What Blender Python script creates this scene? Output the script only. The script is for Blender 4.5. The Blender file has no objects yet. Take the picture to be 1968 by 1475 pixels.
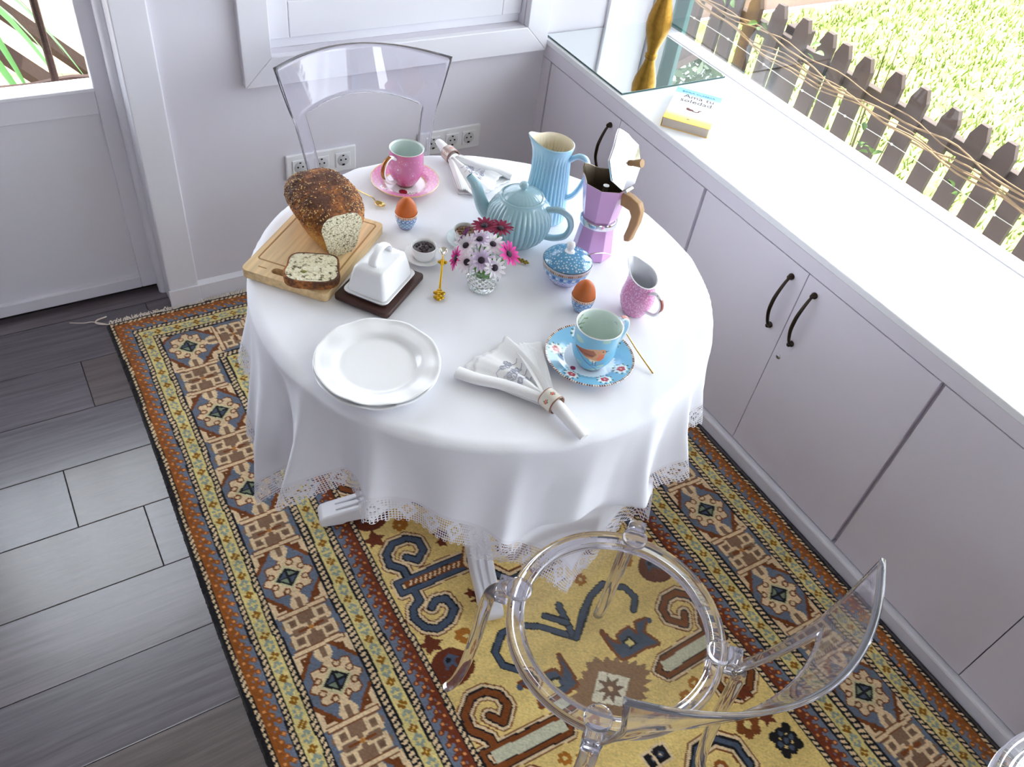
import bpy, bmesh, math, random
import numpy as np
from mathutils import Vector, Matrix

sc = bpy.context.scene
COL = sc.collection
PI = math.pi
rad = math.radians
random.seed(7)
rng = np.random.RandomState(11)

# ------------------------------------------------------------------ camera
cam_d = bpy.data.cameras.new('camera')
cam = bpy.data.objects.new('camera', cam_d)
COL.objects.link(cam)
sc.camera = cam
cam_d.sensor_fit = 'HORIZONTAL'
cam_d.sensor_width = 36.0
cam_d.lens = 1585.95 / 1968 * 36.0
cam_d.clip_start = 0.02
cam_d.clip_end = 200
cam.matrix_world = (Matrix.Translation((-1.52318, -2.12212, 1.75)) @ Matrix.Rotation(rad(-37.4182), 4, 'Z')
                    @ Matrix.Rotation(rad(45.3142), 4, 'X') @ Matrix.Rotation(rad(9.84295), 4, 'Z'))

# ------------------------------------------------------------------ daylight
world = bpy.data.worlds.new('sky')
sc.world = world
world.use_nodes = True
wn = world.node_tree.nodes
wn['Background'].inputs[0].default_value = (0.86, 0.91, 1.0, 1)
wn['Background'].inputs[1].default_value = 4.5

sun_d = bpy.data.lights.new('sun', 'SUN')
sun_d.energy = 11.0
sun_d.angle = rad(1.5)
sun_d.color = (1.0, 0.95, 0.86)
sun = bpy.data.objects.new('sun', sun_d)
COL.objects.link(sun)
sun.rotation_euler = (0, rad(24), 0)          # high sun from the garden side

sc.view_settings.view_transform = 'Standard'
sc.view_settings.look = 'None'
sc.view_settings.gamma = 1.0
sc.view_settings.use_curve_mapping = False
sc.view_settings.exposure = 0.8
sc.cycles.max_bounces = 14
sc.cycles.transmission_bounces = 14
sc.cycles.transparent_max_bounces = 24
sc.cycles.diffuse_bounces = 5
sc.cycles.glossy_bounces = 5
sc.cycles.sample_clamp_indirect = 6.0

# ------------------------------------------------------------------ helpers
def S(r, g, b):
    f = lambda c: (c / 255 / 12.92) if c <= 10 else ((c / 255 + .055) / 1.055) ** 2.4
    return (f(r), f(g), f(b))

class NT:
    def __init__(s, m):
        s.t = m.node_tree
    def n(s, typ, **kw):
        nd = s.t.nodes.new(typ)
        for k, v in kw.items():
            if k.startswith('i_'):
                k = k[2:]
                k = int(k) if k.isdigit() else k.replace('_', ' ')
                nd.inputs[k].default_value = v
            else:
                setattr(nd, k, v)
        return nd
    def l(s, a, b):
        s.t.links.new(a, b)

def newmat(name):
    m = bpy.data.materials.new(name)
    m.use_nodes = True
    return m, NT(m), m.node_tree.nodes['Principled BSDF']

def mat(name, col, rough=.5, metal=0., spec=.5, coat=0., trans=0., ior=1.45, sheen=0., var=0., vscale=20., bump=0., bscale=80., stretch=None, sss=0.):
    m, t, p = newmat(name)
    p.inputs['Base Color'].default_value = (*col, 1)
    p.inputs['Roughness'].default_value = rough
    p.inputs['Metallic'].default_value = metal
    p.inputs['Specular IOR Level'].default_value = spec
    p.inputs['Coat Weight'].default_value = coat
    p.inputs['Coat Roughness'].default_value = .05
    p.inputs['Transmission Weight'].default_value = trans
    p.inputs['IOR'].default_value = ior
    p.inputs['Sheen Weight'].default_value = sheen
    if sss:
        p.inputs['Subsurface Weight'].default_value = sss
        p.inputs['Subsurface Radius'].default_value = (.01, .006, .004)
    if var or bump:
        tc = t.n('ShaderNodeTexCoord')
        src = tc.outputs['Object']
        if stretch:
            mp = t.n('ShaderNodeMapping')
            mp.inputs['Scale'].default_value = stretch
            t.l(src, mp.inputs[0]); src = mp.outputs[0]
    if var:
        nz = t.n('ShaderNodeTexNoise', i_Scale=vscale, i_Detail=4.0)
        t.l(src, nz.inputs['Vector'])
        mx = t.n('ShaderNodeMix', data_type='RGBA')
        mx.inputs[6].default_value = (*[c * (1 - var) for c in col], 1)
        mx.inputs[7].default_value = (*[min(1, c * (1 + var)) for c in col], 1)
        t.l(nz.outputs[0], mx.inputs[0]); t.l(mx.outputs[2], p.inputs['Base Color'])
    if bump:
        nb = t.n('ShaderNodeTexNoise', i_Scale=bscale, i_Detail=3.0)
        t.l(src, nb.inputs['Vector'])
        bp = t.n('ShaderNodeBump', i_Strength=bump, i_Distance=.002)
        t.l(nb.outputs[0], bp.inputs['Height']); t.l(bp.outputs[0], p.inputs['Normal'])
    return m

def attr_mat(name, rough=.5, coat=0., spec=.5, bump=0., bscale=300., sheen=0.):
    m, t, p = newmat(name)
    a = t.n('ShaderNodeAttribute', attribute_name='Col')
    t.l(a.outputs['Color'], p.inputs['Base Color'])
    p.inputs['Roughness'].default_value = rough
    p.inputs['Coat Weight'].default_value = coat
    p.inputs['Coat Roughness'].default_value = .04
    p.inputs['Specular IOR Level'].default_value = spec
    p.inputs['Sheen Weight'].default_value = sheen
    if bump:
        nb = t.n('ShaderNodeTexNoise', i_Scale=bscale, i_Detail=2.0)
        tc = t.n('ShaderNodeTexCoord'); t.l(tc.outputs['Object'], nb.inputs['Vector'])
        bp = t.n('ShaderNodeBump', i_Strength=bump, i_Distance=.002)
        t.l(nb.outputs[0], bp.inputs['Height']); t.l(bp.outputs[0], p.inputs['Normal'])
    return m

def pane_mat(name, tint=(1, 1, 1), refl=1.0):
    # thin clear sheet: lets light straight through and mirrors by Fresnel
    m = bpy.data.materials.new(name); m.use_nodes = True
    t = NT(m); t.t.nodes.remove(t.t.nodes['Principled BSDF'])
    tr = t.n('ShaderNodeBsdfTransparent'); tr.inputs[0].default_value = (*tint, 1)
    gl = t.n('ShaderNodeBsdfGlossy'); gl.inputs['Roughness'].default_value = 0.0
    fr = t.n('ShaderNodeFresnel', i_IOR=1.45)
    mu = t.n('ShaderNodeMath', operation='MULTIPLY'); mu.inputs[1].default_value = refl
    mx = t.n('ShaderNodeMixShader')
    t.l(fr.outputs[0], mu.inputs[0]); t.l(mu.outputs[0], mx.inputs[0])
    t.l(tr.outputs[0], mx.inputs[1]); t.l(gl.outputs[0], mx.inputs[2])
    t.l(mx.outputs[0], t.t.nodes['Material Output'].inputs[0])
    return m

class MB:
    """collects geometry for one mesh"""
    def __init__(s):
        s.v = []; s.f = []
    def add(s, v, f):
        o = len(s.v)
        s.v += [tuple(float(c) for c in p) for p in v]
        s.f += [tuple(int(i) + o for i in q) for q in f]
        return s
    def box(s, x0, x1, y0, y1, z0, z1, M=None):
        v = [(x, y, z) for z in (z0, z1) for y in (y0, y1) for x in (x0, x1)]
        if M is not None: v = [M @ Vector(p) for p in v]
        return s.add(v, [(0, 2, 3, 1), (4, 5, 7, 6), (0, 1, 5, 4), (2, 6, 7, 3), (0, 4, 6, 2), (1, 3, 7, 5)])
    def lathe(s, prof, seg=64, fn=None, M=None, phase=0., flip=False):
        prof = np.array(prof, float); n = len(prof)
        th = phase + np.arange(seg) * 2 * PI / seg
        r = np.repeat(prof[:, :1], seg, 1); z = np.repeat(prof[:, 1:2], seg, 1); t = np.repeat(th[None], n, 0)
        if fn is not None: r, z = fn(t, r, z)
        v = np.stack([r * np.cos(t), r * np.sin(t), z], -1).reshape(-1, 3)
        f = []
        for i in range(n - 1):
            for j in range(seg):
                k = (j + 1) % seg
                q = (i * seg + j, i * seg + k, (i + 1) * seg + k, (i + 1) * seg + j)
                f.append(q[::-1] if flip else q)
        if M is not None: v = [M @ Vector(p) for p in v]
        return s.add(v, f)
    def tube(s, path, r, seg=12, cap=True, up=(0, 0, 1)):
        P = [Vector(p) for p in path]; n = len(P)
        if not isinstance(r, (list, tuple)): r = [r] * n
        r = [(q, q) if not isinstance(q, (list, tuple)) else q for q in r]
        N = None; vs = []
        for i in range(n):
            T_ = (P[min(i + 1, n - 1)] - P[max(i - 1, 0)]).normalized()
            if N is None:
                N = Vector(up); N = N - T_ * N.dot(T_)
                if N.length < 1e-4: N = Vector((1, 0, 0)) - T_ * T_.x
            else:
                N = N - T_ * N.dot(T_)
            N.normalize(); B = T_.cross(N)
            for j in range(seg):
                a = 2 * PI * j / seg
                vs.append(P[i] + N * (math.cos(a) * r[i][0]) + B * (math.sin(a) * r[i][1]))
        f = [(i * seg + j, i * seg + (j + 1) % seg, (i + 1) * seg + (j + 1) % seg, (i + 1) * seg + j) for i in range(n - 1) for j in range(seg)]
        if cap:
            f.append(tuple(range(seg))[::-1]); f.append(tuple((n - 1) * seg + j for j in range(seg)))
        return s.add(vs, f)
    def prism(s, poly, z0, z1, M=None):
        n = len(poly)
        v = [(x, y, z0) for x, y in poly] + [(x, y, z1) for x, y in poly]
        if M is not None: v = [M @ Vector(p) for p in v]
        f = [tuple(range(n))[::-1], tuple(range(n, 2 * n))] + [(i, (i + 1) % n, n + (i + 1) % n, n + i) for i in range(n)]
        return s.add(v, f)
    def ell(s, c, r, nu=16, nv=10, M=None):
        v = []; f = []
        for i in range(nv + 1):
            ph = -PI / 2 + PI * i / nv
            for j in range(nu):
                a = 2 * PI * j / nu
                v.append((c[0] + r[0] * math.cos(ph) * math.cos(a), c[1] + r[1] * math.cos(ph) * math.sin(a), c[2] + r[2] * math.sin(ph)))
        for i in range(nv):
            for j in range(nu):
                f.append((i * nu + j, i * nu + (j + 1) % nu, (i + 1) * nu + (j + 1) % nu, (i + 1) * nu + j))
        if M is not None: v = [M @ Vector(p) for p in v]
        return s.add(v, f)
    def grid(s, X):
        """X: array (a,b,3)"""
        a, b = X.shape[:2]
        f = [(i * b + j, (i + 1) * b + j, (i + 1) * b + j + 1, i * b + j + 1) for i in range(a - 1) for j in range(b - 1)]
        return s.add(X.reshape(-1, 3), f)

def mesh_of(mb, name, m, ang=40., weld=False):
    me = bpy.data.meshes.new(name)
    me.from_pydata(mb.v, [], mb.f)
    if weld:
        b = bmesh.new(); b.from_mesh(me)
        bmesh.ops.remove_doubles(b, verts=b.verts, dist=1e-5)
        bmesh.ops.recalc_face_normals(b, faces=b.faces)
        b.to_mesh(me); b.free()
    if ang is not None:
        me.polygons.foreach_set('use_smooth', [True] * len(me.polygons))
        me.set_sharp_from_angle(angle=rad(ang))
    me.update()
    for mm in (m if isinstance(m, (list, tuple)) else [m]):
        me.materials.append(mm)
    return me

def link(name, me, parent=None, loc=None, rz=None):
    o = bpy.data.objects.new(name, me)
    COL.objects.link(o)
    if parent is not None: o.parent = parent
    if loc is not None: o.location = loc
    if rz is not None: o.rotation_euler = (0, 0, rz)
    return o

def ob(name, mb, m, parent=None, ang=40., bevel=0., sub=0, loc=None, rz=None, weld=False, solid=0., seg=2):
    o = link(name, mesh_of(mb, name, m, ang, weld), parent, loc, rz)
    if solid:
        md = o.modifiers.new('thickness', 'SOLIDIFY'); md.thickness = solid; md.offset = 0
    if bevel:
        md = o.modifiers.new('bevel', 'BEVEL'); md.width = bevel; md.segments = seg; md.limit_method = 'ANGLE'; md.angle_limit = rad(35)
    if sub:
        md = o.modifiers.new('sub', 'SUBSURF'); md.levels = sub; md.render_levels = sub
    return o

def tag(o, label, cat, group=None, kind=None):
    o['label'] = label; o['category'] = cat
    if group: o['group'] = group
    if kind: o['kind'] = kind
    return o

def thing(name, label, cat, loc=(0, 0, 0), rz=0., group=None):
    o = link(name, None, None, loc, rz)
    o.empty_display_size = .05
    return tag(o, label, cat, group)

def struct(name, mb, m, parent=None, **kw):
    o = ob(name, mb, m, parent, **kw)
    if parent is None: o['kind'] = 'structure'
    return o

def dup(root, loc=None, rz=None, label=None):
    def cp(o, par):
        c = o.copy(); COL.objects.link(c); c.parent = par
        for ch in list(o.children): cp(ch, c)
        return c
    r = cp(root, None)
    if loc is not None: r.location = loc
    if rz is not None: r.rotation_euler = (0, 0, rz)
    if label: r['label'] = label
    return r

def paint(o, rgb):
    me = o.data
    a = me.color_attributes.new('Col', 'FLOAT_COLOR', 'POINT')
    c = np.ones((len(me.vertices), 4), np.float32); c[:, :3] = rgb
    a.data.foreach_set('color', c.ravel())

def co_of(o):
    a = np.empty(len(o.data.vertices) * 3, np.float32)
    o.data.vertices.foreach_get('co', a)
    return a.reshape(-1, 3)

def in_poly(X, Y, poly):
    res = np.zeros(X.shape, bool); n = len(poly)
    for i in range(n):
        x0, y0 = poly[i]; x1, y1 = poly[(i + 1) % n]
        if y0 == y1: continue
        c = ((Y >= y0) != (Y >= y1))
        res ^= c & (X < (x1 - x0) * (Y - y0) / (y1 - y0) + x0)
    return res

def seg_dist(X, Y, pts, closed=False):
    d = np.full(X.shape, 1e9); pp = list(pts) + ([pts[0]] if closed else [])
    for (x0, y0), (x1, y1) in zip(pp[:-1], pp[1:]):
        dx, dy = x1 - x0, y1 - y0
        t = np.clip(((X - x0) * dx + (Y - y0) * dy) / (dx * dx + dy * dy + 1e-12), 0, 1)
        d = np.minimum(d, np.hypot(X - x0 - t * dx, Y - y0 - t * dy))
    return d

def smooth_path(pts, k=6):
    """Catmull-Rom through 3-D points"""
    P = [Vector(p) for p in pts]; P = [P[0] * 2 - P[1]] + P + [P[-1] * 2 - P[-2]]
    out = []
    for i in range(1, len(P) - 2):
        a, b, c, d = P[i - 1:i + 3]
        for j in range(k):
            t = j / k
            out.append(.5 * ((2 * b) + (c - a) * t + (2 * a - 5 * b + 4 * c - d) * t * t + (3 * b - a - 3 * c + d) * t ** 3))
    out.append(P[-2])
    return out

def text_part(name, body, size, m, parent, loc, rz=0., align='CENTER', depth=.0003, shear=0.):
    cu = bpy.data.curves.new(name, 'FONT')
    cu.body = body; cu.size = size; cu.align_x = align; cu.align_y = 'CENTER'; cu.extrude = depth
    cu.resolution_u = 3
    tmp = bpy.data.objects.new('tmp', cu); COL.objects.link(tmp)
    bpy.context.view_layer.update()
    dg = bpy.context.evaluated_depsgraph_get()
    me = bpy.data.meshes.new_from_object(tmp.evaluated_get(dg))
    bpy.data.objects.remove(tmp)
    me.name = name
    me.materials.clear(); me.materials.append(m)
    return link(name, me, parent, loc, rz)
# ------------------------------------------------------------------ materials of the room
def wall_material():
    return mat('white_wall_paint', S(222, 219, 228), rough=.55, var=.02, vscale=3., bump=.03, bscale=120.)
M_wall = wall_material()
M_white = mat('white_gloss_paint', S(226, 224, 232), rough=.32, bump=.02, bscale=30.)
M_trim = mat('white_trim_paint', S(230, 229, 236), rough=.28)
M_cab = mat('white_cabinet_lacquer', S(226, 221, 231), rough=.38, bump=.02, bscale=400.)
M_counter = mat('white_counter_lacquer', S(240, 241, 244), rough=.25)
M_gap = mat('dark_joint', S(60, 58, 62), rough=.8)
M_pane = pane_mat('window_glass', (.97, .985, .98), .35)
M_frost = mat('frosted_glass', S(245, 245, 250), rough=.6, trans=.6)
M_dark = mat('dark_subfloor', S(38, 32, 30), rough=.8)

def plank_material(seed):
    r = random.Random(seed)
    base = S(*r.choice([(112, 98, 94), (98, 90, 98), (118, 100, 92), (96, 84, 82), (110, 100, 106), (108, 88, 76)]))
    m, t, p = newmat('wood_laminate')
    tc = t.n('ShaderNodeTexCoord'); mp = t.n('ShaderNodeMapping')
    mp.inputs['Scale'].default_value = (1.2, 26, 1); mp.inputs['Location'].default_value = (r.random() * 9, r.random() * 9, 0)
    t.l(tc.outputs['Object'], mp.inputs[0])
    nz = t.n('ShaderNodeTexNoise', i_Scale=3.0, i_Detail=8.0, i_Roughness=.65, i_Distortion=.6)
    t.l(mp.outputs[0], nz.inputs['Vector'])
    cr = t.n('ShaderNodeValToRGB')
    cr.color_ramp.elements[0].position = .3; cr.color_ramp.elements[0].color = (*[c * .42 for c in base], 1)
    cr.color_ramp.elements[1].position = .72; cr.color_ramp.elements[1].color = (*[min(1, c * 1.25) for c in base], 1)
    t.l(nz.outputs[0], cr.inputs[0]); t.l(cr.outputs[0], p.inputs['Base Color'])
    p.inputs['Roughness'].default_value = .3; p.inputs['Specular IOR Level'].default_value = 1.0; p.inputs['Coat Weight'].default_value = .6; p.inputs['Coat Roughness'].default_value = .16
    rr = t.n('ShaderNodeMapRange', i_3=.24, i_4=.42)
    t.l(nz.outputs[0], rr.inputs[0]); t.l(rr.outputs[0], p.inputs['Roughness'])
    bp = t.n('ShaderNodeBump', i_Strength=.25, i_Distance=.001)
    t.l(nz.outputs[0], bp.inputs['Height']); t.l(bp.outputs[0], p.inputs['Normal'])
    return m
M_planks = [plank_material(i) for i in range(7)]

# ------------------------------------------------------------------ floor: slab + planks
fl = struct('floor', MB().box(-3.3, .42, -4.6, .15, -.12, -.012), M_dark)
yy = .045; row = 0
while yy > -3.4:
    x = -3.3 + random.random() * .8 - .8
    if row == 3: x = -1.655 - 1.26 * 1        # the joint seen in the light patch
    while x < 0:
        x0 = max(x, -3.3); x1 = min(x + 1.26, -.002)
        if x1 > -.25: x1 = -.002
        if x1 - x0 > .03 and x0 < -.26:
            ob('plank', MB().box(x0 + .0007, x1 - .0007, yy - .19 + .0007, yy - .0007, -.012, 0), random.choice(M_planks), fl, ang=None, bevel=.0012, seg=1)
        x += 1.26
    yy -= .19; row += 1
ob('door_gap_block', MB().box(-2.12, -1.25, .116, .15, .0002, .0162), M_dark, fl, ang=None)  # added dark strip that blocks the light gap under the door
ob('threshold_board', MB().box(-3.3, -.002, .0457, .15, -.012, 0), M_planks[5], fl, ang=None)

# ------------------------------------------------------------------ back wall with window and door openings
H = 2.35
b = MB()
b.box(-1.18, -.885, 0, .12, 0, H)                 # between door and window
b.box(-.885, -.093, 0, .12, 0, .75)
b.box(-.885, -.093, 0, .12, 1.9, H)
b.box(-.093, .0, 0, .12, 0, H)
b.box(0, .42, .02, .12, 0, H)
b.box(.42, .5, .02, .12, 0, H)
b.box(-2.12, -1.18, .04, .12, 2.05, H)
b.box(-3.3, -2.12, 0, .12, 0, H)
struct('wall_back', b, M_wall, ang=None)
# pilaster beside the door, jamb and door stop
b = MB().box(-1.252, -1.166, -.014, .12, 0, H)
struct('trim_1', b, M_trim, ang=None, bevel=.004)
b = MB().tube([(-1.256, .085, 0), (-1.256, .085, 2.05)], (.014, .022), 16)
b.box(-1.268, -1.25, .095, .12, 0, 2.05)
struct('trim_2', b, M_trim)
b = MB().box(-1.256, -1.166, -.020, -.0142, 0, .07)
struct('trim_3', b, M_trim, ang=None, bevel=.002)
# baseboard
b = MB().box(-1.166, 0, -.012, 0, 0, .062)
b.add([(-1.166, -.012, .062), (0, -.012, .062), (0, 0, .074), (-1.166, 0, .074), (-1.166, 0, .062), (0, 0, .062)], [(0, 1, 2, 3), (1, 5, 2), (0, 3, 4)])
struct('baseboard_back', b, M_trim, ang=None)

# ------------------------------------------------------------------ window in the back wall
wn1 = struct('window_1', MB().box(-.885, -.093, .03, .1, .75, .776), M_trim, ang=None, bevel=.002)
wn1['label'] = 'white framed window above the clear chair'
def mitre(parent, x0, x1, z0, z1, w, y0, y1, nm):
    # four casing boards with mitred ends; outline x0..x1, z0..z1
    ring = [((x0, z0), (x1, z0), (x1 - w, z0 + w), (x0 + w, z0 + w)), ((x1, z0), (x1, z1), (x1 - w, z1 - w), (x1 - w, z0 + w)),
            ((x1, z1), (x0, z1), (x0 + w, z1 - w), (x1 - w, z1 - w)), ((x0, z1), (x0, z0), (x0 + w, z0 + w), (x0 + w, z1 - w))]
    for q in ring:
        m = MB(); v = [(a, y0, c) for a, c in q] + [(a, y1, c) for a, c in q]
        m.add(v, [(0, 1, 2, 3), (7, 6, 5, 4), (0, 4, 5, 1), (1, 5, 6, 2), (2, 6, 7, 3), (3, 7, 4, 0)])
        ob(nm, m, M_trim, parent, ang=None, bevel=.0025)
mitre(wn1, -.961, -.012, .673, 1.98, .078, -.024, -.0005, 'casing_board')
# sash: bottom rail, stiles, frosted pane
ob('sash_rail', MB().box(-.817, -.16, .02, .055, .777, .872), M_trim, wn1, ang=None, bevel=.003)
ob('sash_stile', MB().box(-.884, -.8175, .02, .055, .777, 1.89), M_trim, wn1, ang=None, bevel=.003)
ob('sash_stile', MB().box(-.1595, -.094, .02, .055, .777, 1.89), M_trim, wn1, ang=None, bevel=.003)
ob('sash_rail', MB().box(-.817, -.16, .02, .055, 1.80, 1.89), M_trim, wn1, ang=None, bevel=.003)
ob('glazing_bead', MB().box(-.8168, -.1602, .026, .038, .8722, .884), M_trim, wn1, ang=None)
ob('pane', MB().box(-.8168, -.1602, .040, .044, .8725, 1.7995), M_frost, wn1, ang=None)

# ------------------------------------------------------------------ door on the left
d1 = struct('door_1', MB().box(-1.312, -1.264, .10, .14, .017, 2.03), M_white, ang=None, bevel=.003)
d1['label'] = 'white half glazed door at the left'
ob('stile', MB().box(-2.11, -2.04, .10, .14, .017, 2.03), M_white, d1, ang=None, bevel=.003)
ob('lower_panel', MB().box(-2.04, -1.312, .112, .13, .05, .60), M_white, d1, ang=None)
b = MB().box(-2.04, -1.312, .10, .14, .017, .058)
ob('bottom_rail', b, M_white, d1, ang=None, bevel=.003)
ob('lock_rail', MB().box(-2.04, -1.312, .10, .14, .595, .662), M_white, d1, ang=None, bevel=.003)
ob('top_rail', MB().box(-2.04, -1.312, .10, .14, 1.93, 2.03), M_white, d1, ang=None, bevel=.003)
ob('window_sill', MB().box(-2.04, -1.312, .088, .15, .662, .672), M_trim, d1, ang=None, bevel=.002)
ob('glass_pane', MB().box(-2.04, -1.312, .121, .125, .672, 1.93), M_pane, d1, ang=None)

# ------------------------------------------------------------------ right wall: window over the counter
b = MB()
b.box(.42, .5, -4.6, .02, -.1, .66)
b.box(.42, .5, -4.6, .02, 2.08, H)
b.box(.42, .5, -4.6, -3.9, .66, 2.08)
struct('wall_right', b, M_wall, ang=None)
w2 = struct('window_2', MB().box(.424, .482, -3.9, .019, .661, .704), M_trim, ang=None, bevel=.003)
w2['label'] = 'long white framed window over the cabinets looking onto the garden'
ob('frame_post', MB().box(.424, .478, -.03, .019, .705, 2.08), M_trim, w2, ang=None, bevel=.003)
ob('pane', MB().box(.447, .451, -3.9, -.03, .705, 2.08), M_pane, w2, ang=None)
# end wall panel beside the counter
struct('trim_4', MB().box(.236, .418, .008, .0195, .7, H), M_trim, ang=None, bevel=.003)
M_teal = mat('teal_paint', S(72, 116, 112), rough=.4)
struct('trim_5', MB().box(.486, .505, -.085, -.02, .6, 2.3), M_teal, ang=None, bevel=.002)

# ------------------------------------------------------------------ ceiling with unseen eave added to shade the window, far walls behind the viewer
struct('ceiling', MB().box(-3.35, 1.18, -4.7, .14, H, H + .1), mat('ceiling_paint', S(208, 206, 212), rough=.7), ang=None)
M_wall_far = mat('grey_fill_cut_wall', S(156, 150, 156), rough=.6)  # unseen walls, greyed to cut the fill light on the cloth
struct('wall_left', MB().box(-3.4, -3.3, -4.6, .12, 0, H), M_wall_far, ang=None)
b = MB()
b.box(-3.3, .42, -4.7, -4.6, 0, .95).box(-3.3, .42, -4.7, -4.6, 2.1, H).box(-3.3, -2.2, -4.7, -4.6, .95, 2.1).box(-1.5, .42, -4.7, -4.6, .95, 2.1)  # unseen opening, sized to limit the fill light
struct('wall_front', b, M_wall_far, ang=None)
# ------------------------------------------------------------------ fitted cabinets under the window
seams = [-.045, -.43, -.814, -1.202, -1.6, -2.005, -2.41, -2.80]
M_bronze = mat('dark_bronze', S(62, 52, 44), rough=.38, metal=.85)
M_steel = mat('steel', S(190, 190, 195), rough=.25, metal=1.)
def handle(parent, y, ztop=.605, zbot=.45, x=-.0):
    h = MB()
    pts = smooth_path([(x - .004, y, ztop), (x - .016, y, ztop - .012), (x - .031, y, ztop - .05), (x - .034, y, (ztop + zbot) / 2), (x - .031, y, zbot + .05), (x - .016, y, zbot + .012), (x - .004, y, zbot)], 5)
    n = len(pts)
    h.tube(pts, [.0028 + .0022 * math.sin(PI * i / (n - 1)) for i in range(n)], 10)
    for z in (ztop, zbot):
        h.lathe([(0, -.001), (.008, 0), (.0085, .004), (.006, .008), (0, .009)], 16, M=Matrix.Translation((x - .0005, y, z)) @ Matrix.Rotation(-PI / 2, 4, 'Y'))
        h.ell((x - .010, y, z), (.0065, .006, .0065), 12, 8)
    return ob('handle', h, M_bronze, parent)
cab_labels = ['white double door cabinet in the corner behind the moka pot', 'white double door cabinet in the middle with two dark handles and a lock',
              'white double door cabinet at the front right']
for ci in range(3):
    y1, ym, y0 = seams[2 * ci], seams[2 * ci + 1], seams[2 * ci + 2]
    g = .0055
    c = thing('cabinet', cab_labels[ci], 'cabinet', (0, (y0 + y1) / 2, 0), group='white cabinets under the window')
    yc = (y0 + y1) / 2
    bod = MB()
    bod.box(.02, .415, y0 + .001 - yc, y0 + .018 - yc, .049, .643).box(.02, .415, y1 - .018 - yc, y1 - .001 - yc, .049, .643)
    bod.box(.40, .415, y0 + .018 - yc, y1 - .018 - yc, .049, .643).box(.02, .40, y0 + .018 - yc, y1 - .018 - yc, .049, .065).box(.02, .40, y0 + .018 - yc, y1 - .018 - yc, .627, .643)
    ob('carcass', bod, M_cab, c, ang=None)
    for k, (a, bb) in enumerate(((ym, y1), (y0, ym))):
        ga, gb = (.001, g) if k == 0 else (g, .001)
        d = ob('door', MB().box(0, .0195, a + ga - yc, bb - gb - yc, .052, .641), M_cab, c, ang=None, bevel=.0012)
        hy = a + .04 - yc if k == 0 else bb - .0385 - yc
        handle(d, hy)
        if k == 1:
            lk = MB().lathe([(0, .0035), (.0045, .0035), (.0065, .002), (.007, 0)], 20, M=Matrix.Translation((0, bb - .021 - yc, .389)) @ Matrix.Rotation(-PI / 2, 4, 'Y'))
            L_ = ob('lock', lk, M_steel, d)
            ob('keyhole', MB().box(-.0042, -.0036, bb - .0222 - yc, bb - .0198 - yc, .386, .392), M_gap, L_, ang=None)
# corner filler, plinth, apron and worktop
struct('trim_6', MB().box(-.001, .415, -.044, -.0005, .049, .643), M_cab, ang=None)
struct('trim_7', MB().box(-.016, .415, -2.8, -.0135, 0, .046), M_trim, ang=None, bevel=.006)
ct = MB().box(-.003, .4225, -2.82, .018, .684, .702)
o = ob('counter', ct, M_counter, None, ang=None, bevel=.0025)
tag(o, 'long white countertop above the cabinets under the garden window', 'counter')
ob('apron', MB().box(-.0015, .018, -2.82, -.0005, .6445, .6838), M_cab, o, ang=None, bevel=.001)

# ------------------------------------------------------------------ wall sockets
M_sock = mat('socket_plastic', S(236, 236, 240), rough=.35)
M_sock2 = mat('socket_insert_plastic', S(205, 205, 208), rough=.4)
M_hole = mat('socket_hole', S(25, 25, 28), rough=.8)
def socket_plate(x0, x1, z0, z1, xs, label):
    xc, zc = (x0 + x1) / 2, (z0 + z1) / 2
    t = thing('wall_socket', label, 'socket', (xc, 0, zc), group='white triple wall sockets')
    ob('plate', MB().box(x0 - xc, x1 - xc, -.009, -.0004, z0 - zc, z1 - zc), M_sock, t, ang=None, bevel=.004)
    for x in xs:
        q = MB().box(x - xc - .0235, x - xc + .0235, -.012, -.009, -.0235, .0235)
        s_ = ob('socket_insert', q, M_sock, t, ang=None, bevel=.002)
        cup = MB().lathe([(.0195, .0002), (.0185, .0001), (.0175, -.0065), (0, -.0065)], 28, M=Matrix.Translation((x - xc, -.0122, 0)) @ Matrix.Rotation(PI / 2, 4, 'X'))
        cup.v = [(a, -.0122 - (abs(bb + .0122) * .1), c) for a, bb, c in cup.v]
        ob('socket_well', cup, M_sock2, s_)
        h = MB()
        for dx in (-.0095, .0095):
            h.lathe([(0, .001), (.0028, .001), (.0028, 0)], 12, M=Matrix.Translation((x - xc + dx * .8, -.0129, .002)) @ Matrix.Rotation(PI / 2, 4, 'X'))
        h.box(x - xc - .004, x - xc + .004, -.0138, -.0129, -.0175, -.012).box(x - xc - .003, x - xc + .003, -.0138, -.0129, .0135, .0175)
        ob('contact_hole', h, M_hole, s_)
socket_plate(-.864, -.645, .365, .447, (-.822, -.756, -.688), 'white triple wall socket above the bread, behind the left chair leg')
socket_plate(-.437, -.212, .365, .447, (-.384, -.316, -.256), 'white triple wall socket behind the white napkin, right of the pink mug')
# ------------------------------------------------------------------ hand-knotted rug, one knot per mesh point
RW, RL, RX, RY = 1.424, 2.374, -1.447, -.023
kn = .003
nx, ny = int(RW / kn) + 1, int(RL / kn) + 1
px = np.linspace(0, RW, nx); qy = np.linspace(0, RL, ny)
PX, QY = np.meshgrid(px, qy, indexing='ij')
PX0, QY0 = PX, QY
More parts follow.
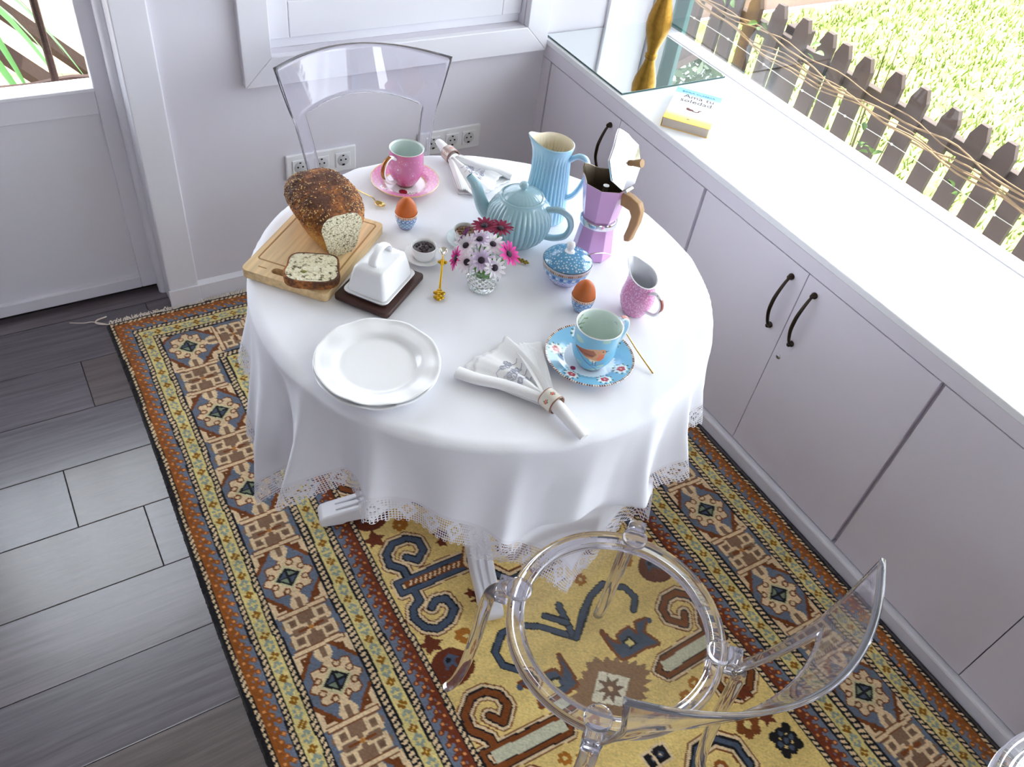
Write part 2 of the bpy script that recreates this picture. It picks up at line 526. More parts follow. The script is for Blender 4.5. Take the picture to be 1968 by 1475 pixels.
# the weave wanders a little
PX = PX + .0016 * np.sin(QY0 * 17 + 2 * np.sin(PX0 * 9)) + .0008 * np.sin(QY0 * 51)
QY = QY + .0016 * np.sin(PX0 * 21 + QY0 * 3) + .0008 * np.sin(PX0 * 63)
C_blk, C_cre, C_rust, C_blue, C_yel = map(np.array, (S(26, 22, 26), S(234, 206, 164), S(150, 84, 28), S(112, 122, 140), S(226, 208, 138)))
C_brn, C_gold, C_nav, C_tan, C_mar, C_grn = map(np.array, (S(128, 68, 26), S(238, 208, 132), S(74, 86, 106), S(140, 108, 84), S(104, 46, 22), S(128, 142, 118)))
C_mauve = np.array(S(150, 116, 84))
RC = np.zeros((nx, ny, 3)); RC[:] = C_gold
def win(x0, x1, y0, y1, m=.02):
    i0, i1 = np.searchsorted(px, (x0 - m, x1 + m)); j0, j1 = np.searchsorted(qy, (y0 - m, y1 + m))
    return slice(max(0, i0), min(nx, i1)), slice(max(0, j0), min(ny, j1))
def r_poly(pts, c):
    xs, ys = zip(*pts); w_ = win(min(xs), max(xs), min(ys), max(ys))
    m = in_poly(PX[w_], QY[w_], pts); RC[w_][m] = c
def r_line(pts, wd, c, closed=False):
    xs, ys = zip(*pts); w_ = win(min(xs), max(xs), min(ys), max(ys), wd + .02)
    m = seg_dist(PX[w_], QY[w_], pts, closed) < wd / 2; RC[w_][m] = c
def r_disc(x, y, r, c):
    w_ = win(x, x, y, y, r + .01); m = (PX[w_] - x) ** 2 + (QY[w_] - y) ** 2 < r * r; RC[w_][m] = c
MIR = [lambda p: p, lambda p: (RW - p[0], p[1]), lambda p: (p[0], RL - p[1]), lambda p: (RW - p[0], RL - p[1])]
def four(fn, *lists, **kw):
    for mfun in MIR: fn(*[[mfun(p) for p in l] for l in lists], **kw)
# --- field
def layered(pts, closed, core):
    for wd, c in ((.040, C_brn), (.034, C_cre), (.022, C_blk), (.014, core)):
        r_line(pts, wd, c, closed)
def motif(bar, s1, s2, core, mid):
    for wd, c in ((.040, C_brn), (.034, C_cre), (.022, C_blk), (.014, core)):
        r_line(bar, wd * .8, c, True); r_line(s1, wd, c); r_line(s2, wd, c)
    xs = [p[0] for p in bar]; ys = [p[1] for p in bar]
    a, b2, y0, y1 = min(xs) + .016, max(xs) - .012, min(ys), max(ys)
    ym = (y0 + y1) / 2; h_ = max(.004, (y1 - y0) * .5 - .008)
    r_poly([(a, ym - h_), (b2, ym - h_), (b2, ym + h_), (a, ym + h_)], mid)
    if mid is C_brn:
        for k in range(14):
            x = a + .01 + k * (b2 - a) / 14
            r_line([(x, ym + .005), (x + .007, ym - .005)], .004, C_cre)
b_bar = [(.404, 1.168), (.427, 1.17), (.589, 1.165), (.607, 1.181), (.59, 1.196), (.43, 1.2), (.404, 1.2)]
b_s1 = [(.454, 1.112), (.475, 1.131), (.5, 1.111), (.499, 1.08), (.476, 1.061), (.438, 1.063), (.412, 1.085), (.409, 1.116), (.434, 1.14), (.434, 1.168)]
b_s2 = [(.433, 1.206), (.433, 1.234), (.412, 1.245), (.403, 1.267), (.414, 1.301), (.437, 1.317), (.473, 1.307), (.497, 1.287), (.491, 1.254), (.467, 1.248), (.451, 1.261)]
for mf in MIR[:2]:
    motif([mf(p) for p in b_bar], [mf(p) for p in b_s1], [mf(p) for p in b_s2], C_nav, C_brn)
w_bar = [(.389, 1.608), (.418, 1.612), (.563, 1.612), (.59, 1.631), (.577, 1.651), (.428, 1.651), (.391, 1.646)]
w_s1 = [(.44, 1.548), (.458, 1.571), (.486, 1.542), (.481, 1.513), (.456, 1.494), (.423, 1.495), (.394, 1.521), (.39, 1.555), (.417, 1.589), (.419, 1.614)]
w_s2 = [(p, 3.262 - q) for p, q in w_s1]
for mf in MIR:
    motif([mf(p) for p in w_bar], [mf(p) for p in w_s1], [mf(p) for p in w_s2], C_brn, np.array(S(206, 204, 176)))
# branching motif on the centre line
yb = [[(.545, 1.48), (.523, 1.459), (.523, 1.424), (.564, 1.387), (.613, 1.391), (.648, 1.411), (.711, 1.477)], [(.711, 1.477), (.794, 1.409)], [(.705, 1.466), (.718, 1.388)], [(.71, 1.434), (.674, 1.394)],
      [(.711, 1.477), (.76, 1.43), (.80, 1.405), (.85, 1.388), (.893, 1.42), (.9, 1.455), (.877, 1.48)]]
for mf in (MIR[0], MIR[2]):
    for l in yb:
        l2 = [mf(p) for p in l]
        r_line(l2, .019, C_blk); r_line(l2, .013, C_nav)
# serrated medallion with a star
for mf in (MIR[0], MIR[2]):
    ctr = (.711, 1.615); tooth = []
    for k in range(48):
        a = 2 * PI * k / 48; rr = (.118 if k % 2 else .098) / (abs(math.cos(a)) + abs(math.sin(a))) ** .55
        tooth.append((ctr[0] + rr * math.cos(a), ctr[1] + rr * .72 * math.sin(a)))
    r_poly([mf(p) for p in tooth], C_mauve)
    r_poly([mf(p) for p in [(.711, 1.568), (.765, 1.615), (.711, 1.662), (.657, 1.615)]], np.array(S(232, 224, 198)))
    st = [(ctr[0] + (.036 if k % 2 else .017) * math.cos(k * PI / 8), ctr[1] + (.034 if k % 2 else .016) * math.sin(k * PI / 8)) for k in range(16)]
    r_poly([mf(p) for p in st], C_tan * .8)
    r_disc(*mf(ctr), .006, C_cre)
# creatures beside it
bird = [(.775, 1.493), (.781, 1.523), (.796, 1.541), (.804, 1.519), (.838, 1.514), (.846, 1.54), (.863, 1.51), (.889, 1.513), (.86, 1.536), (.875, 1.576), (.841, 1.57), (.806, 1.573), (.777, 1.568), (.774, 1.541)]
for mf in MIR:
    r_line([mf(p) for p in bird], .014, C_brn, True); r_poly([mf(p) for p in bird], C_nav)
    r_poly([mf(p) for p in [(.80, 1.535), (.826, 1.53), (.832, 1.556), (.806, 1.56)]], C_blk)
    r_poly([mf(p) for p in [(.806, 1.54), (.822, 1.537), (.826, 1.552), (.811, 1.555)]], C_yel)
def flower(c, r, col, mid):
    for k in range(6):
        a = k * PI / 3; r_disc(c[0] + r * .62 * math.cos(a), c[1] + r * .62 * math.sin(a), r * .36, col)
    r_disc(c[0], c[1], r * .22, mid)
def leafm(c, s, col):
    r_poly([(c[0] + s * a, c[1] + s * b_) for a, b_ in [(-1, -.2), (-.3, -.35), (.1, -1), (.35, -.3), (1, .1), (.45, .35), (.6, 1), (0, .55), (-.6, .8), (-.45, .2)]], col)
def boteh(c, s, sx=1):
    r_disc(c[0], c[1], s * 1.25, C_mar)
    r_poly([(c[0] + s * a * sx, c[1] + s * b_) for a, b_ in [(-.7, .4), (-.5, -.5), (.1, -.8), (.7, -.2), (.3, -.25), (.2, .7), (-.1, .1)]], C_nav)
    r_disc(c[0] - s * .2 * sx, c[1] - s * .3, s * .2, C_blk)
for mf in MIR:
    for c, r in (((.488, 1.013), .021), ((.48, 1.355), .02), ((.889, 1.693), .016), ((.485, 1.827), .032), ((.62, 1.02), .018), ((.57, 1.45 + .26), .018)): flower(mf(c), r, C_brn if r > .03 else np.array(S(176, 110, 34)), C_yel)
    for c, s in (((.408, 1.03), .027), ((.402, 1.341), .026), ((.434, 1.835), .024), ((.55, 1.108), .017), ((.56, 1.29), .022), ((.443, 1.765), .026)): leafm(mf(c), s, C_mar * 1.15)
    boteh(mf((.419, 1.413)), .036); boteh(mf((.427, .969)), .03); boteh(mf((.989, 1.413)), .03)
    cx_, cy_ = mf((.43, 1.897))
    for dx, dy in ((0, 0), (.02, .0), (-.02, 0), (0, .02), (0, -.02), (.02, .02), (-.02, -.02), (.02, -.02), (-.02, .02)):
        r_disc(cx_ + dx, cy_ + dy, .0115, C_blk)
    for dx, dy in ((0, 0), (.017, .0), (-.017, 0), (0, .017), (0, -.017)): r_disc(cx_ + dx, cy_ + dy, .006, C_nav)
    s_ = mf((.701, 1.783)); r_poly([(s_[0] - .024, s_[1] - .022), (s_[0] + .024, s_[1] - .022), (s_[0] + .024, s_[1] + .022), (s_[0] - .024, s_[1] + .022)], C_cre)
    r_poly([(s_[0] - .018, s_[1] - .016), (s_[0] + .018, s_[1] - .016), (s_[0] + .018, s_[1] + .016), (s_[0] - .018, s_[1] + .016)], C_blk); r_disc(*s_, .007, C_nav); r_disc(*s_, .003, C_cre)
    octg = [mf((.825 + .066 * math.cos(a), 1.868 + .062 * math.sin(a))) for a in [PI / 8 + k * PI / 4 for k in range(8)]]
    for wd, c in ((.044, C_brn), (.036, C_cre), (.022, C_blk), (.010, C_nav)): r_line(octg, wd, c, True)
    r_disc(*mf((.825, 1.868)), .018, C_rust); r_disc(*mf((.825, 1.868)), .009, C_cre)
    for p in ((.62, 1.55), (.66, 1.33), (.60, 1.40), (.76, 1.30), (.53, 1.52)): r_disc(*mf(p), .007, C_nav)
# central hexagon, mostly under the table
hexa = [(.711 + .12 * math.cos(k * PI / 3), 1.187 + .1 * math.sin(k * PI / 3)) for k in range(6)]
for wd, c in ((.05, C_brn), (.04, C_cre), (.024, C_blk), (.014, C_nav)): r_line(hexa, wd, c, True)
flower((.711, 1.187), .05, C_brn, C_cre)
# --- borders, measured as distance d from the nearest edge and t along it
D_ = np.minimum(np.minimum(PX, RW - PX), np.minimum(QY, RL - QY))
side_x = np.minimum(PX, RW - PX) < np.minimum(QY, RL - QY)
T_ = np.where(side_x, QY - RL / 2, PX - RW / 2)
def band(a, b_): return (D_ >= a) & (D_ < b_)
m = D_ < .382; RC[m] = C_blk
def rope(a, b_):
    mid = (a + b_) / 2; h_ = (b_ - a) * .30
    u = (D_ - mid) / h_
    m = (np.abs(u) < 1) & (((T_ / .0135 + u * .22) % 1) < .58)
    RC[m] = C_cre
def flowers_band(a, b_, outer):
    # rust on one side, blue on the other, a wavy edge and rows of small blossoms
    w_ = b_ - a; u = (D_ - a) / w_
    if not outer: u = 1 - u
    m = band(a, b_)
    edge = .60 + .13 * np.sin(T_ * 2 * PI / .03)
    RC[m & (u < edge)] = C_rust if outer else C_mar * 1.35
    RC[m & (u >= edge)] = C_blue
    # blue flecks in the rust
    fl_ = m & (u > .30) & (u < .75) & (((T_ / .015) % 1) < .42) & (((u * 3.1 + T_ / .030) % 1) < .45)
    RC[fl_] = C_blue
    for uu, ph in ((.22, 0.), (.50, .5), (.76, 0.)):
        tt = ((T_ / .030 + ph) % 1 - .5) * .030; dd = np.hypot(tt, (u - uu) * w_)
        RC[m & (dd < .0064)] = C_rust if outer else C_mar * 1.35
        RC[m & (dd < .0032)] = np.array(S(226, 150, 84))
def yellow_band(a, b_):
    m = band(a, b_); RC[m] = C_yel
    mid = (a + b_) / 2; s2 = .056
    for ph, col, mid_c in ((0., np.array(S(146, 96, 20)), C_yel), (.5, np.array(S(150, 160, 146)), np.array(S(178, 180, 140)))):
        tt = ((T_ / s2 + ph) % 1 - .5) * s2; dd_ = D_ - mid
        best = np.full(T_.shape, 1e9)
        for ox, oy in ((.0065, .0), (-.0065, 0), (0, .0065), (0, -.0065)) if ph == 0. else ((.006, .006), (-.006, .006), (.006, -.006), (-.006, -.006), (.0125, 0), (-.0125, 0)):
            best = np.minimum(best, np.hypot(tt - ox, dd_ - oy))
        RC[m & (best < .0044)] = col
        if ph == 0.: RC[m & (np.hypot(tt, dd_) < .0024)] = np.array(S(232, 190, 80))
def main_border(a, b_):
    m = band(a, b_); RC[m] = C_blue * .9
    mid = (a + b_) / 2; hw = (b_ - a) / 2
    un = .288
    nrep_l = (RL - 2 * mid) / un; nrep_s = (RW - 2 * mid) / .262
    ul = (RL - 2 * mid) / round(nrep_l); us = (RW - 2 * mid) / round(nrep_s)
    U = np.where(side_x, ul, us)
    org = np.where(side_x, (RL - 2 * mid) / 2, (RW - 2 * mid) / 2)
    s_ = ((T_ + org) / U + .5) % 1 - .5
    s_ = s_ * un                                   # unit length .288, medallion at s=0
    w_ = (D_ - mid)
    A, B = np.abs(s_), np.abs(w_)
    near = A < .094
    # side triangles with curled hooks
    tri = near & (A > .030) & (B > .062 - (A - .030) * .78) & (B < hw)
    RC[m & tri & (B > .064 - (A - .022) * .78)] = C_brn
    RC[m & near & (A > .036) & (B > .068 - (A - .036) * .74)] = C_cre
    RC[m & near & (A > .062) & (A < .080) & (B > .032) & (B < .050) & (np.hypot(A - .07, B - .04) > .0035)] = C_brn * .8
    # medallion with scalloped outline
    an = np.arctan2(w_, s_ * 1.05); rr = np.hypot(w_, s_ * 1.0)
    out = .050 + .006 * np.cos(an * 8)
    RC[m & (rr < out + .004)] = C_brn
    RC[m & (rr < out)] = C_cre
    for k in range(8):
        a0 = k * PI / 4 + PI / 8; cx, cy = .039 * math.cos(a0), .039 * math.sin(a0)
        q = np.hypot(s_ - cx, w_ - cy); RC[m & (np.abs(q - .0072) < .0019) & ~((np.abs(np.arctan2(w_ - cy, s_ - cx) - a0) < .5))] = C_brn
    dm = A / .027 + B / .030
    RC[m & (dm < 1.28)] = np.array(S(216, 206, 160))
    RC[m & (dm < 1.0)] = C_blk * 1.0
    RC[m & (dm < .76)] = np.where(((s_ * w_) > 0)[..., None], C_nav, C_grn)[m & (dm < .76)]
    RC[m & (dm < .9) & ((np.abs(A / .027 - B / .030) < .0) | (A < .0022) | (B < .0022))] = C_blk
    # tongue between medallion and bar
    RC[m & (A > .052) & (A < .095) & (B < .010 + .010 * np.abs(np.sin((A - .052) * 70)))] = C_cre
    RC[m & (A > .060) & (A < .090) & (B < .006)] = C_tan
    # cross bars
    RC[m & (np.abs(A - .094) < .0075) & (B < .058)] = C_brn
    RC[m & (np.abs(A - .094) < .0045) & (B < .056)] = C_cre * 1.02
    # comb-and-horn motif between the bars
    g = A > .1015
    h2 = .144 - A                                   # 0 at the star
    RC[m & g] = C_tan
    RC[m & g & (B > .052 - .006 * np.cos(h2 * 140))] = C_blue * .9
    RC[m & g & (np.abs(B - .046) < .005) & (np.abs(h2 - .021) < .018)] = C_cre
    RC[m & g & (np.abs(h2 - .012) < .0035) & (B > .006) & (B < .052)] = C_cre
    RC[m & g & (np.abs(h2 - .036) < .003) & (B > .018) & (B < .046)] = C_cre
    RC[m & g & (np.abs(B - .022) < .0035) & (h2 > .012)] = C_cre
    RC[m & g & (np.hypot(B - .034, h2 - .026) < .0065)] = C_tan * .75
    RC[m & g & (np.abs(h2) < .0035) & (B < .030)] = C_brn
    RC[m & g & (np.abs(B - h2 * 1.3) < .004) & (B < .022)] = C_cre
    RC[m & g & (np.hypot(B, h2) < .006)] = np.array(S(196, 130, 60))
rope(.0105, .0215)
flowers_band(.0215, .060, True); RC[band(.0588, .0612)] = C_blk
rope(.060, .075)
yellow_band(.075, .106)
rope(.106, .122)
RC[band(.1215, .1235)] = C_blk
main_border(.123, .2495)
rope(.250, .272)
yellow_band(.272, .305)
rope(.305, .325)
flowers_band(.325, .366, False)
rope(.366, .382)
RC *= (1 + .10 * rng.randn(nx, ny, 1)).clip(.7, 1.3)            # knot-to-knot dye variation
ab = 1 + .05 * np.sin(QY0 * 31 + 3 * np.sin(PX0 * 2)) + .04 * np.sin(QY0 * 97)   # abrash bands
RC = (RC * ab[..., None]).clip(0, 1)
Zr = .0085 + .0012 * rng.rand(nx, ny) - .004 * (D_ < .005)
Xr = RX + PX0 + .004 * np.sin(QY0 * 4.2) * (PX0 < RW / 2) + (.0004 * rng.randn(nx, ny)); Yr = RY - QY0 + .004 * np.sin(PX0 * 7)
Xr[-1] = np.minimum(Xr[-1], -.020)
edge = np.zeros((nx, ny), bool); edge[0] = edge[-1] = True; edge[:, 0] = edge[:, -1] = True
Zr[edge] = .0005
me = bpy.data.meshes.new('rug_pile')
nv = nx * ny
me.vertices.add(nv); me.vertices.foreach_set('co', np.stack([Xr, Yr, Zr], -1).astype(np.float32).ravel())
I = np.arange(nv).reshape(nx, ny)
F = np.stack([I[:-1, :-1], I[:-1, 1:], I[1:, 1:], I[1:, :-1]], -1).reshape(-1, 4)
me.loops.add(F.size); me.loops.foreach_set('vertex_index', F.ravel().astype(np.int32))
me.polygons.add(len(F)); me.polygons.foreach_set('loop_start', np.arange(0, F.size, 4, dtype=np.int32))
me.update(calc_edges=True); me.validate()
me.polygons.foreach_set('use_smooth', [True] * len(F))
me.materials.append(attr_mat('wool_pile', rough=.95, spec=.1, sheen=.3, bump=.5, bscale=420.))
rug = thing('patterned_rug', 'gold field oriental rug with patterned blue and cream borders under the table', 'rug', (RX + RW / 2, RY - RL / 2, 0))
pile = link('pile', me, rug, (-(RX + RW / 2), -(RY - RL / 2), 0))
paint(pile, RC.reshape(-1, 3))
# cream warp fringe at both short ends
fb = MB()
for yb_, sgn in ((RY, 1), (RY - RL, -1)):
    for k in range(430):
        x = RX + .01 + k * (RW - .02) / 430 + random.uniform(-.003, .003)
        L_ = random.uniform(.006, .0095) if sgn > 0 else random.uniform(.02, .04)
        dx = random.uniform(-.012, .012)
        fb.tube([(x, yb_ - .002 * sgn, .006), (x + dx * .4, yb_ + L_ * .5 * sgn, .008 + random.uniform(0, .004)), (x + dx, yb_ + L_ * sgn, .004 + random.uniform(0, .012))], [.0019, .0017, .0010], 4)
    if sgn > 0:
        fb.tube(smooth_path([(RX + .012, yb_ - .004, .006), (RX - .03, yb_ + .02, .012), (RX - .055, yb_ + .03, .008), (RX - .09, yb_ + .05, .004)]), .0016, 4)
        fb.tube(smooth_path([(RX + .015, yb_ - .004, .006), (RX - .02, yb_ + .01, .01), (RX - .02, yb_ + .03, .006), (RX + .01, yb_ + .04, .004)]), .0022, 4)
fr = ob('fringe', fb, mat('cream_cotton_fringe', S(230, 218, 204), rough=.95), rug, loc=(-(RX + RW / 2), -(RY - RL / 2), 0))
fr['kind'] = 'stuff'
# ------------------------------------------------------------------ round pedestal table
TC = (-.80, -1.036); TR = .452; TZ = .752
M_tablew = mat('white_table_paint', S(236, 235, 240), rough=.3)
tb = thing('round_table', 'round white pedestal table under the white lace cloth', 'table', (TC[0], TC[1], .0012))
ob('tabletop', MB().lathe([(0, .718), (TR - .016, .718), (TR - .006, .722), (TR - .004, .735), (TR - .006, .7435), (TR - .014, .7485), (0, .749)], 96), M_tablew, tb)
ob('column', MB().lathe([(0, .09), (.05, .09), (.055, .12), (.04, .16), (.034, .22), (.046, .32), (.05, .4), (.036, .5), (.034, .6), (.06, .66), (.11, .7), (.115, .717), (0, .717)], 40), M_tablew, tb)
for k in range(4):
    a = rad(165 + 90 * k)
    pr = [(.03, .19), (.10, .17), (.18, .115), (.26, .068), (.33, .05), (.352, .042), (.358, .030), (.354, .0095), (.30, .0095), (.29, .016), (.22, .022), (.14, .06), (.06, .10), (.03, .11)]
    M = Matrix.Rotation(a, 4, 'Z') @ Matrix.Rotation(PI / 2, 4, 'X')
    f = MB().prism(pr, -.026, .026, M=M)
    ft = ob('foot', f, M_tablew, tb, ang=30, bevel=.006, seg=3)
    for s in (-.009, .009):
        ob('groove', MB().tube([(Matrix.Rotation(a, 3, 'Z') @ Vector((r_, s, z_))) for r_, z_ in ((.05, .1905), (.10, .1735), (.18, .1185), (.26, .0715), (.315, .0545))], .0022, 6), M_trim, ft)

# ------------------------------------------------------------------ square tablecloth, draped diagonally, with a crocheted lace edge
n = 263; side = 1.35; half = side / 2
ridges = [(179, 5, .30), (-170, 3.5, -.55), (-161, 3.2, 1.0), (-152, 4, -.35), (-143, 3.6, 1.0), (-134, 4, -.25), (-126, 8, .45), (-112, 4.5, .85), (-103, 4, -.2), (-95, 4.5, .8), (-87, 3, -.25), (-79, 3.5, 1.0), (-71, 3, -.3), (-64, 3.5, 1.0), (-55, 4, -.15), (-47, 4.5, .8),
          (-30, 5, .7), (-14, 4, .95), (-3, 4, -.2), (8, 4, .95), (24, 5, .7), (45, 8, .4), (66, 5, .7), (79, 4, .95), (90, 3, -.25), (101, 4, .95), (118, 5, .7), (135, 7, .5), (152, 5, .7), (168, 4, .3)]
def clothpos(U, V):
    c_, s_ = math.cos(rad(45)), math.sin(rad(45))
    X = U * c_ - V * s_; Y = U * s_ + V * c_
    r = np.hypot(X, Y); th = np.arctan2(Y, X)
    F = np.zeros_like(r)
    for t0, w_, a_ in ridges:
        d = (np.degrees(th) - t0 + 180) % 360 - 180
        F += a_ / (1 + (d / w_) ** 2) ** 1.5
    e = .022; R0 = TR + .003
    s = np.clip(r - (R0 - e), 0, None)                    # length past the start of the bend
    q = e * PI / 2
    bend = np.minimum(s, q)
    rr = np.where(s > 0, (R0 - e) + e * np.sin(bend / e), r)
    zz = -(e - e * np.cos(bend / e))
    h = np.clip(s - q, 0, None)
    lift = np.exp(-(((np.degrees(th) + 148 + 180) % 360 - 180) / 9) ** 2)
    h = h * (1 - .20 * lift)
    k = np.clip(s / .05, 0, 1)
    front = np.exp(-(((np.degrees(th) + 98 + 180) % 360 - 180) / 26) ** 2)
    back = np.exp(-(((np.degrees(th) - 84 + 180) % 360 - 180) / 36) ** 2)
    amp = .34 * s ** 1.2 * k * (1 - .62 * front - .85 * back)
    flare = .02 * np.clip(h / .3, 0, 1)
    rr = rr + amp * F * .85 + flare * np.clip(h / .1, 0, 1) - .012 * np.clip(h / .12, 0, 1)
    rr = np.where(s > 0, np.maximum(rr, R0 - e + np.minimum(s, e) - .03 * np.clip(h / .1, 0, 1)), rr)
    zz = zz - h * (1 - .03 * np.clip(F, 0, 1)) + .010 * np.clip(F, 0, 1) * np.clip(s / .04, 0, 1) * np.exp(-s / .06)
    # slow wander of the folds
    th2 = th + .05 * np.sin(th * 5 + 1) * np.clip(h / .3, 0, 1)
    wr = .0009 * np.sin(X * 31 + 2 * np.sin(Y * 12)) * np.sin(Y * 27 + 1.3) + .0006 * np.sin(X * 63 - Y * 41)
    zz = zz + np.where(r < TR, np.abs(wr) * .5, 0)
    return np.stack([rr * np.cos(th2), rr * np.sin(th2), zz], -1)
a = np.linspace(-half, half, n)
U, V = np.meshgrid(a, a, indexing='ij')
XC = clothpos(U, V)
# the seats of the two chairs pushed up to the table hold the cloth back
for cx_, cy_, cr0 in ((-.865 - TC[0], -1.676 - TC[1], -1), (-.742 - TC[0], -.462 - TC[1], -7.2)):
    dx_, dy_ = XC[..., 0] - cx_, XC[..., 1] - cy_
    dd_ = np.hypot(dx_, dy_) + 1e-9
    kz = np.clip((-.20 - XC[..., 2]) / .07, 0, 1)
    kz = kz * kz * (3 - 2 * kz)
    kz = kz * (1 - .7 * np.clip((-.33 - XC[..., 2]) / .12, 0, 1))
    push = np.clip(.226 - dd_, 0, None) * kz
    XC[..., 0] += dx_ / dd_ * push; XC[..., 1] += dy_ / dd_ * push
    # and their splayed legs
    for qa in (45 + cr0, 135 + cr0, -45 + cr0, -135 + cr0):
        lx_, ly_ = cx_ + .243 * math.cos(rad(qa)), cy_ + .243 * math.sin(rad(qa))
        dl = np.hypot(XC[..., 0] - lx_, XC[..., 1] - ly_)
        kq = np.clip((-.24 - XC[..., 2]) / .05, 0, 1)
        pl_ = np.clip(.075 - dl, 0, None) * kq * (1.7 if cr0 > -5 else 2.4)
        XC[..., 0] += math.cos(rad(qa)) * pl_; XC[..., 1] += math.sin(rad(qa)) * pl_
lace_w = .062
kk = int(round(lace_w / (side / (n - 1))))
M_cloth, t_, p_ = newmat('white_cotton_cloth')
p_.inputs['Base Color'].default_value = (*S(246, 246, 252), 1); p_.inputs['Roughness'].default_value = .85
p_.inputs['Sheen Weight'].default_value = .15; p_.inputs['Specular IOR Level'].default_value = .2
tl = t_.n('ShaderNodeBsdfTranslucent'); tl.inputs[0].default_value = (.85, .84, .9, 1)
mx_ = t_.n('ShaderNodeMixShader'); mx_.inputs[0].default_value = .05
t_.l(p_.outputs[0], mx_.inputs[1]); t_.l(tl.outputs[0], mx_.inputs[2]); t_.l(mx_.outputs[0], t_.t.nodes['Material Output'].inputs[0])
wv_ = t_.n('ShaderNodeTexNoise', i_Scale=900.0); tc_ = t_.n('ShaderNodeTexCoord'); t_.l(tc_.outputs['Object'], wv_.inputs['Vector'])
bp_ = t_.n('ShaderNodeBump', i_Strength=.08, i_Distance=.001); t_.l(wv_.outputs[0], bp_.inputs['Height']); t_.l(bp_.outputs[0], p_.inputs['Normal'])

def lace_material():
    m, t, p = newmat('white_crochet_lace')
    p.inputs['Base Color'].default_value = (*S(240, 238, 244), 1); p.inputs['Roughness'].default_value = .9
    uv = t.n('ShaderNodeUVMap', uv_map='UVMap'); sp = t.n('ShaderNodeSeparateXYZ'); t.l(uv.outputs[0], sp.inputs[0])
    def mth(op, a, b_=None, c=None):
        nd = t.n('ShaderNodeMath', operation=op)
        for i, x in enumerate((a, b_, c)):
            if x is None: continue
            if isinstance(x, (int, float)): nd.inputs[i].default_value = x
            else: t.l(x, nd.inputs[i])
        return nd.outputs[0]
    u, v = sp.outputs[0], sp.outputs[1]                   # metres along the hem / metres from the free edge
    # filet mesh: threads every 5 mm
    def thread(x, pitch, wd):
        f = mth('FRACT', mth('DIVIDE', x, pitch)); return mth('LESS_THAN', f, wd)
    net = mth('MAXIMUM', thread(u, .0062, .36), thread(v, .0062, .36))
    # worked blocks: solid motif patches in a repeating 62 mm figure
    fu = mth('SUBTRACT', mth('FRACT', mth('DIVIDE', u, .066)), .5)
    fv = mth('SUBTRACT', mth('DIVIDE', v, .062), .55)
    rr = mth('ADD', mth('ABSOLUTE', mth('MULTIPLY', fu, 1.1)), mth('ABSOLUTE', fv))
    dia = mth('LESS_THAN', mth('ABSOLUTE', mth('SUBTRACT', rr, .33)), .11)
    dot = mth('LESS_THAN', rr, .10)
    band = mth('GREATER_THAN', v, .054)
    # small holes inside the worked parts
    vo = t.n('ShaderNodeTexVoronoi', i_Scale=230.0); vo.voronoi_dimensions = '2D'; t.l(uv.outputs[0], vo.inputs['Vector'])
    hole = mth('GREATER_THAN', vo.outputs['Distance'], .20)
    worked = mth('MULTIPLY', mth('MAXIMUM', dia, dot), hole)
    solid = mth('MAXIMUM', mth('MAXIMUM', net, worked), band)
    # scalloped free edge
    sc_ = mth('ABSOLUTE', mth('SINE', mth('MULTIPLY', u, PI / .022)))
    keep = mth('GREATER_THAN', v, mth('SUBTRACT', .0075, mth('MULTIPLY', sc_, .0075)))
    alpha = mth('MULTIPLY', solid, keep)
    t.l(alpha, p.inputs['Alpha'])
    return m
M_lace = lace_material()
def sub_mesh(name, mask, m):
    idx = -np.ones((n, n), int); Fq = []
    I = np.arange(n * n).reshape(n, n)
    Q = np.stack([I[:-1, :-1], I[1:, :-1], I[1:, 1:], I[:-1, 1:]], -1)[mask]
    used = np.unique(Q); remap = np.zeros(n * n, int); remap[used] = np.arange(len(used))
    me = bpy.data.meshes.new(name); me.from_pydata((XC.reshape(-1, 3)[used]).tolist(), [], remap[Q].tolist())
    me.polygons.foreach_set('use_smooth', [True] * len(me.polygons)); me.materials.append(m)
    ul = me.uv_layers.new(name='UVMap')
    uu = U.reshape(-1)[used]; vv = V.reshape(-1)[used]
    du, dv = half - np.abs(uu), half - np.abs(vv)
    vi = np.empty(len(me.loops), np.int32); me.loops.foreach_get('vertex_index', vi)
    # per face side so that the strip runs along its own edge
    Ud = np.where(du < dv, vv, uu); Vd = np.minimum(du, dv)
    ul.data.foreach_set('uv', np.stack([Ud[vi] + 2., Vd[vi]], -1).astype(np.float32).ravel())
    return me
inner = np.zeros((n - 1, n - 1), bool); inner[kk:-kk, kk:-kk] = True
cloth = link('tablecloth', sub_mesh('tablecloth', inner, M_cloth), None, (TC[0], TC[1], TZ))
tag(cloth, 'white square tablecloth draped over the round table', 'tablecloth')
lace = link('lace_edging', sub_mesh('lace_edging', ~inner, M_lace), cloth)
lace['label'] = 'white crochet lace edging'
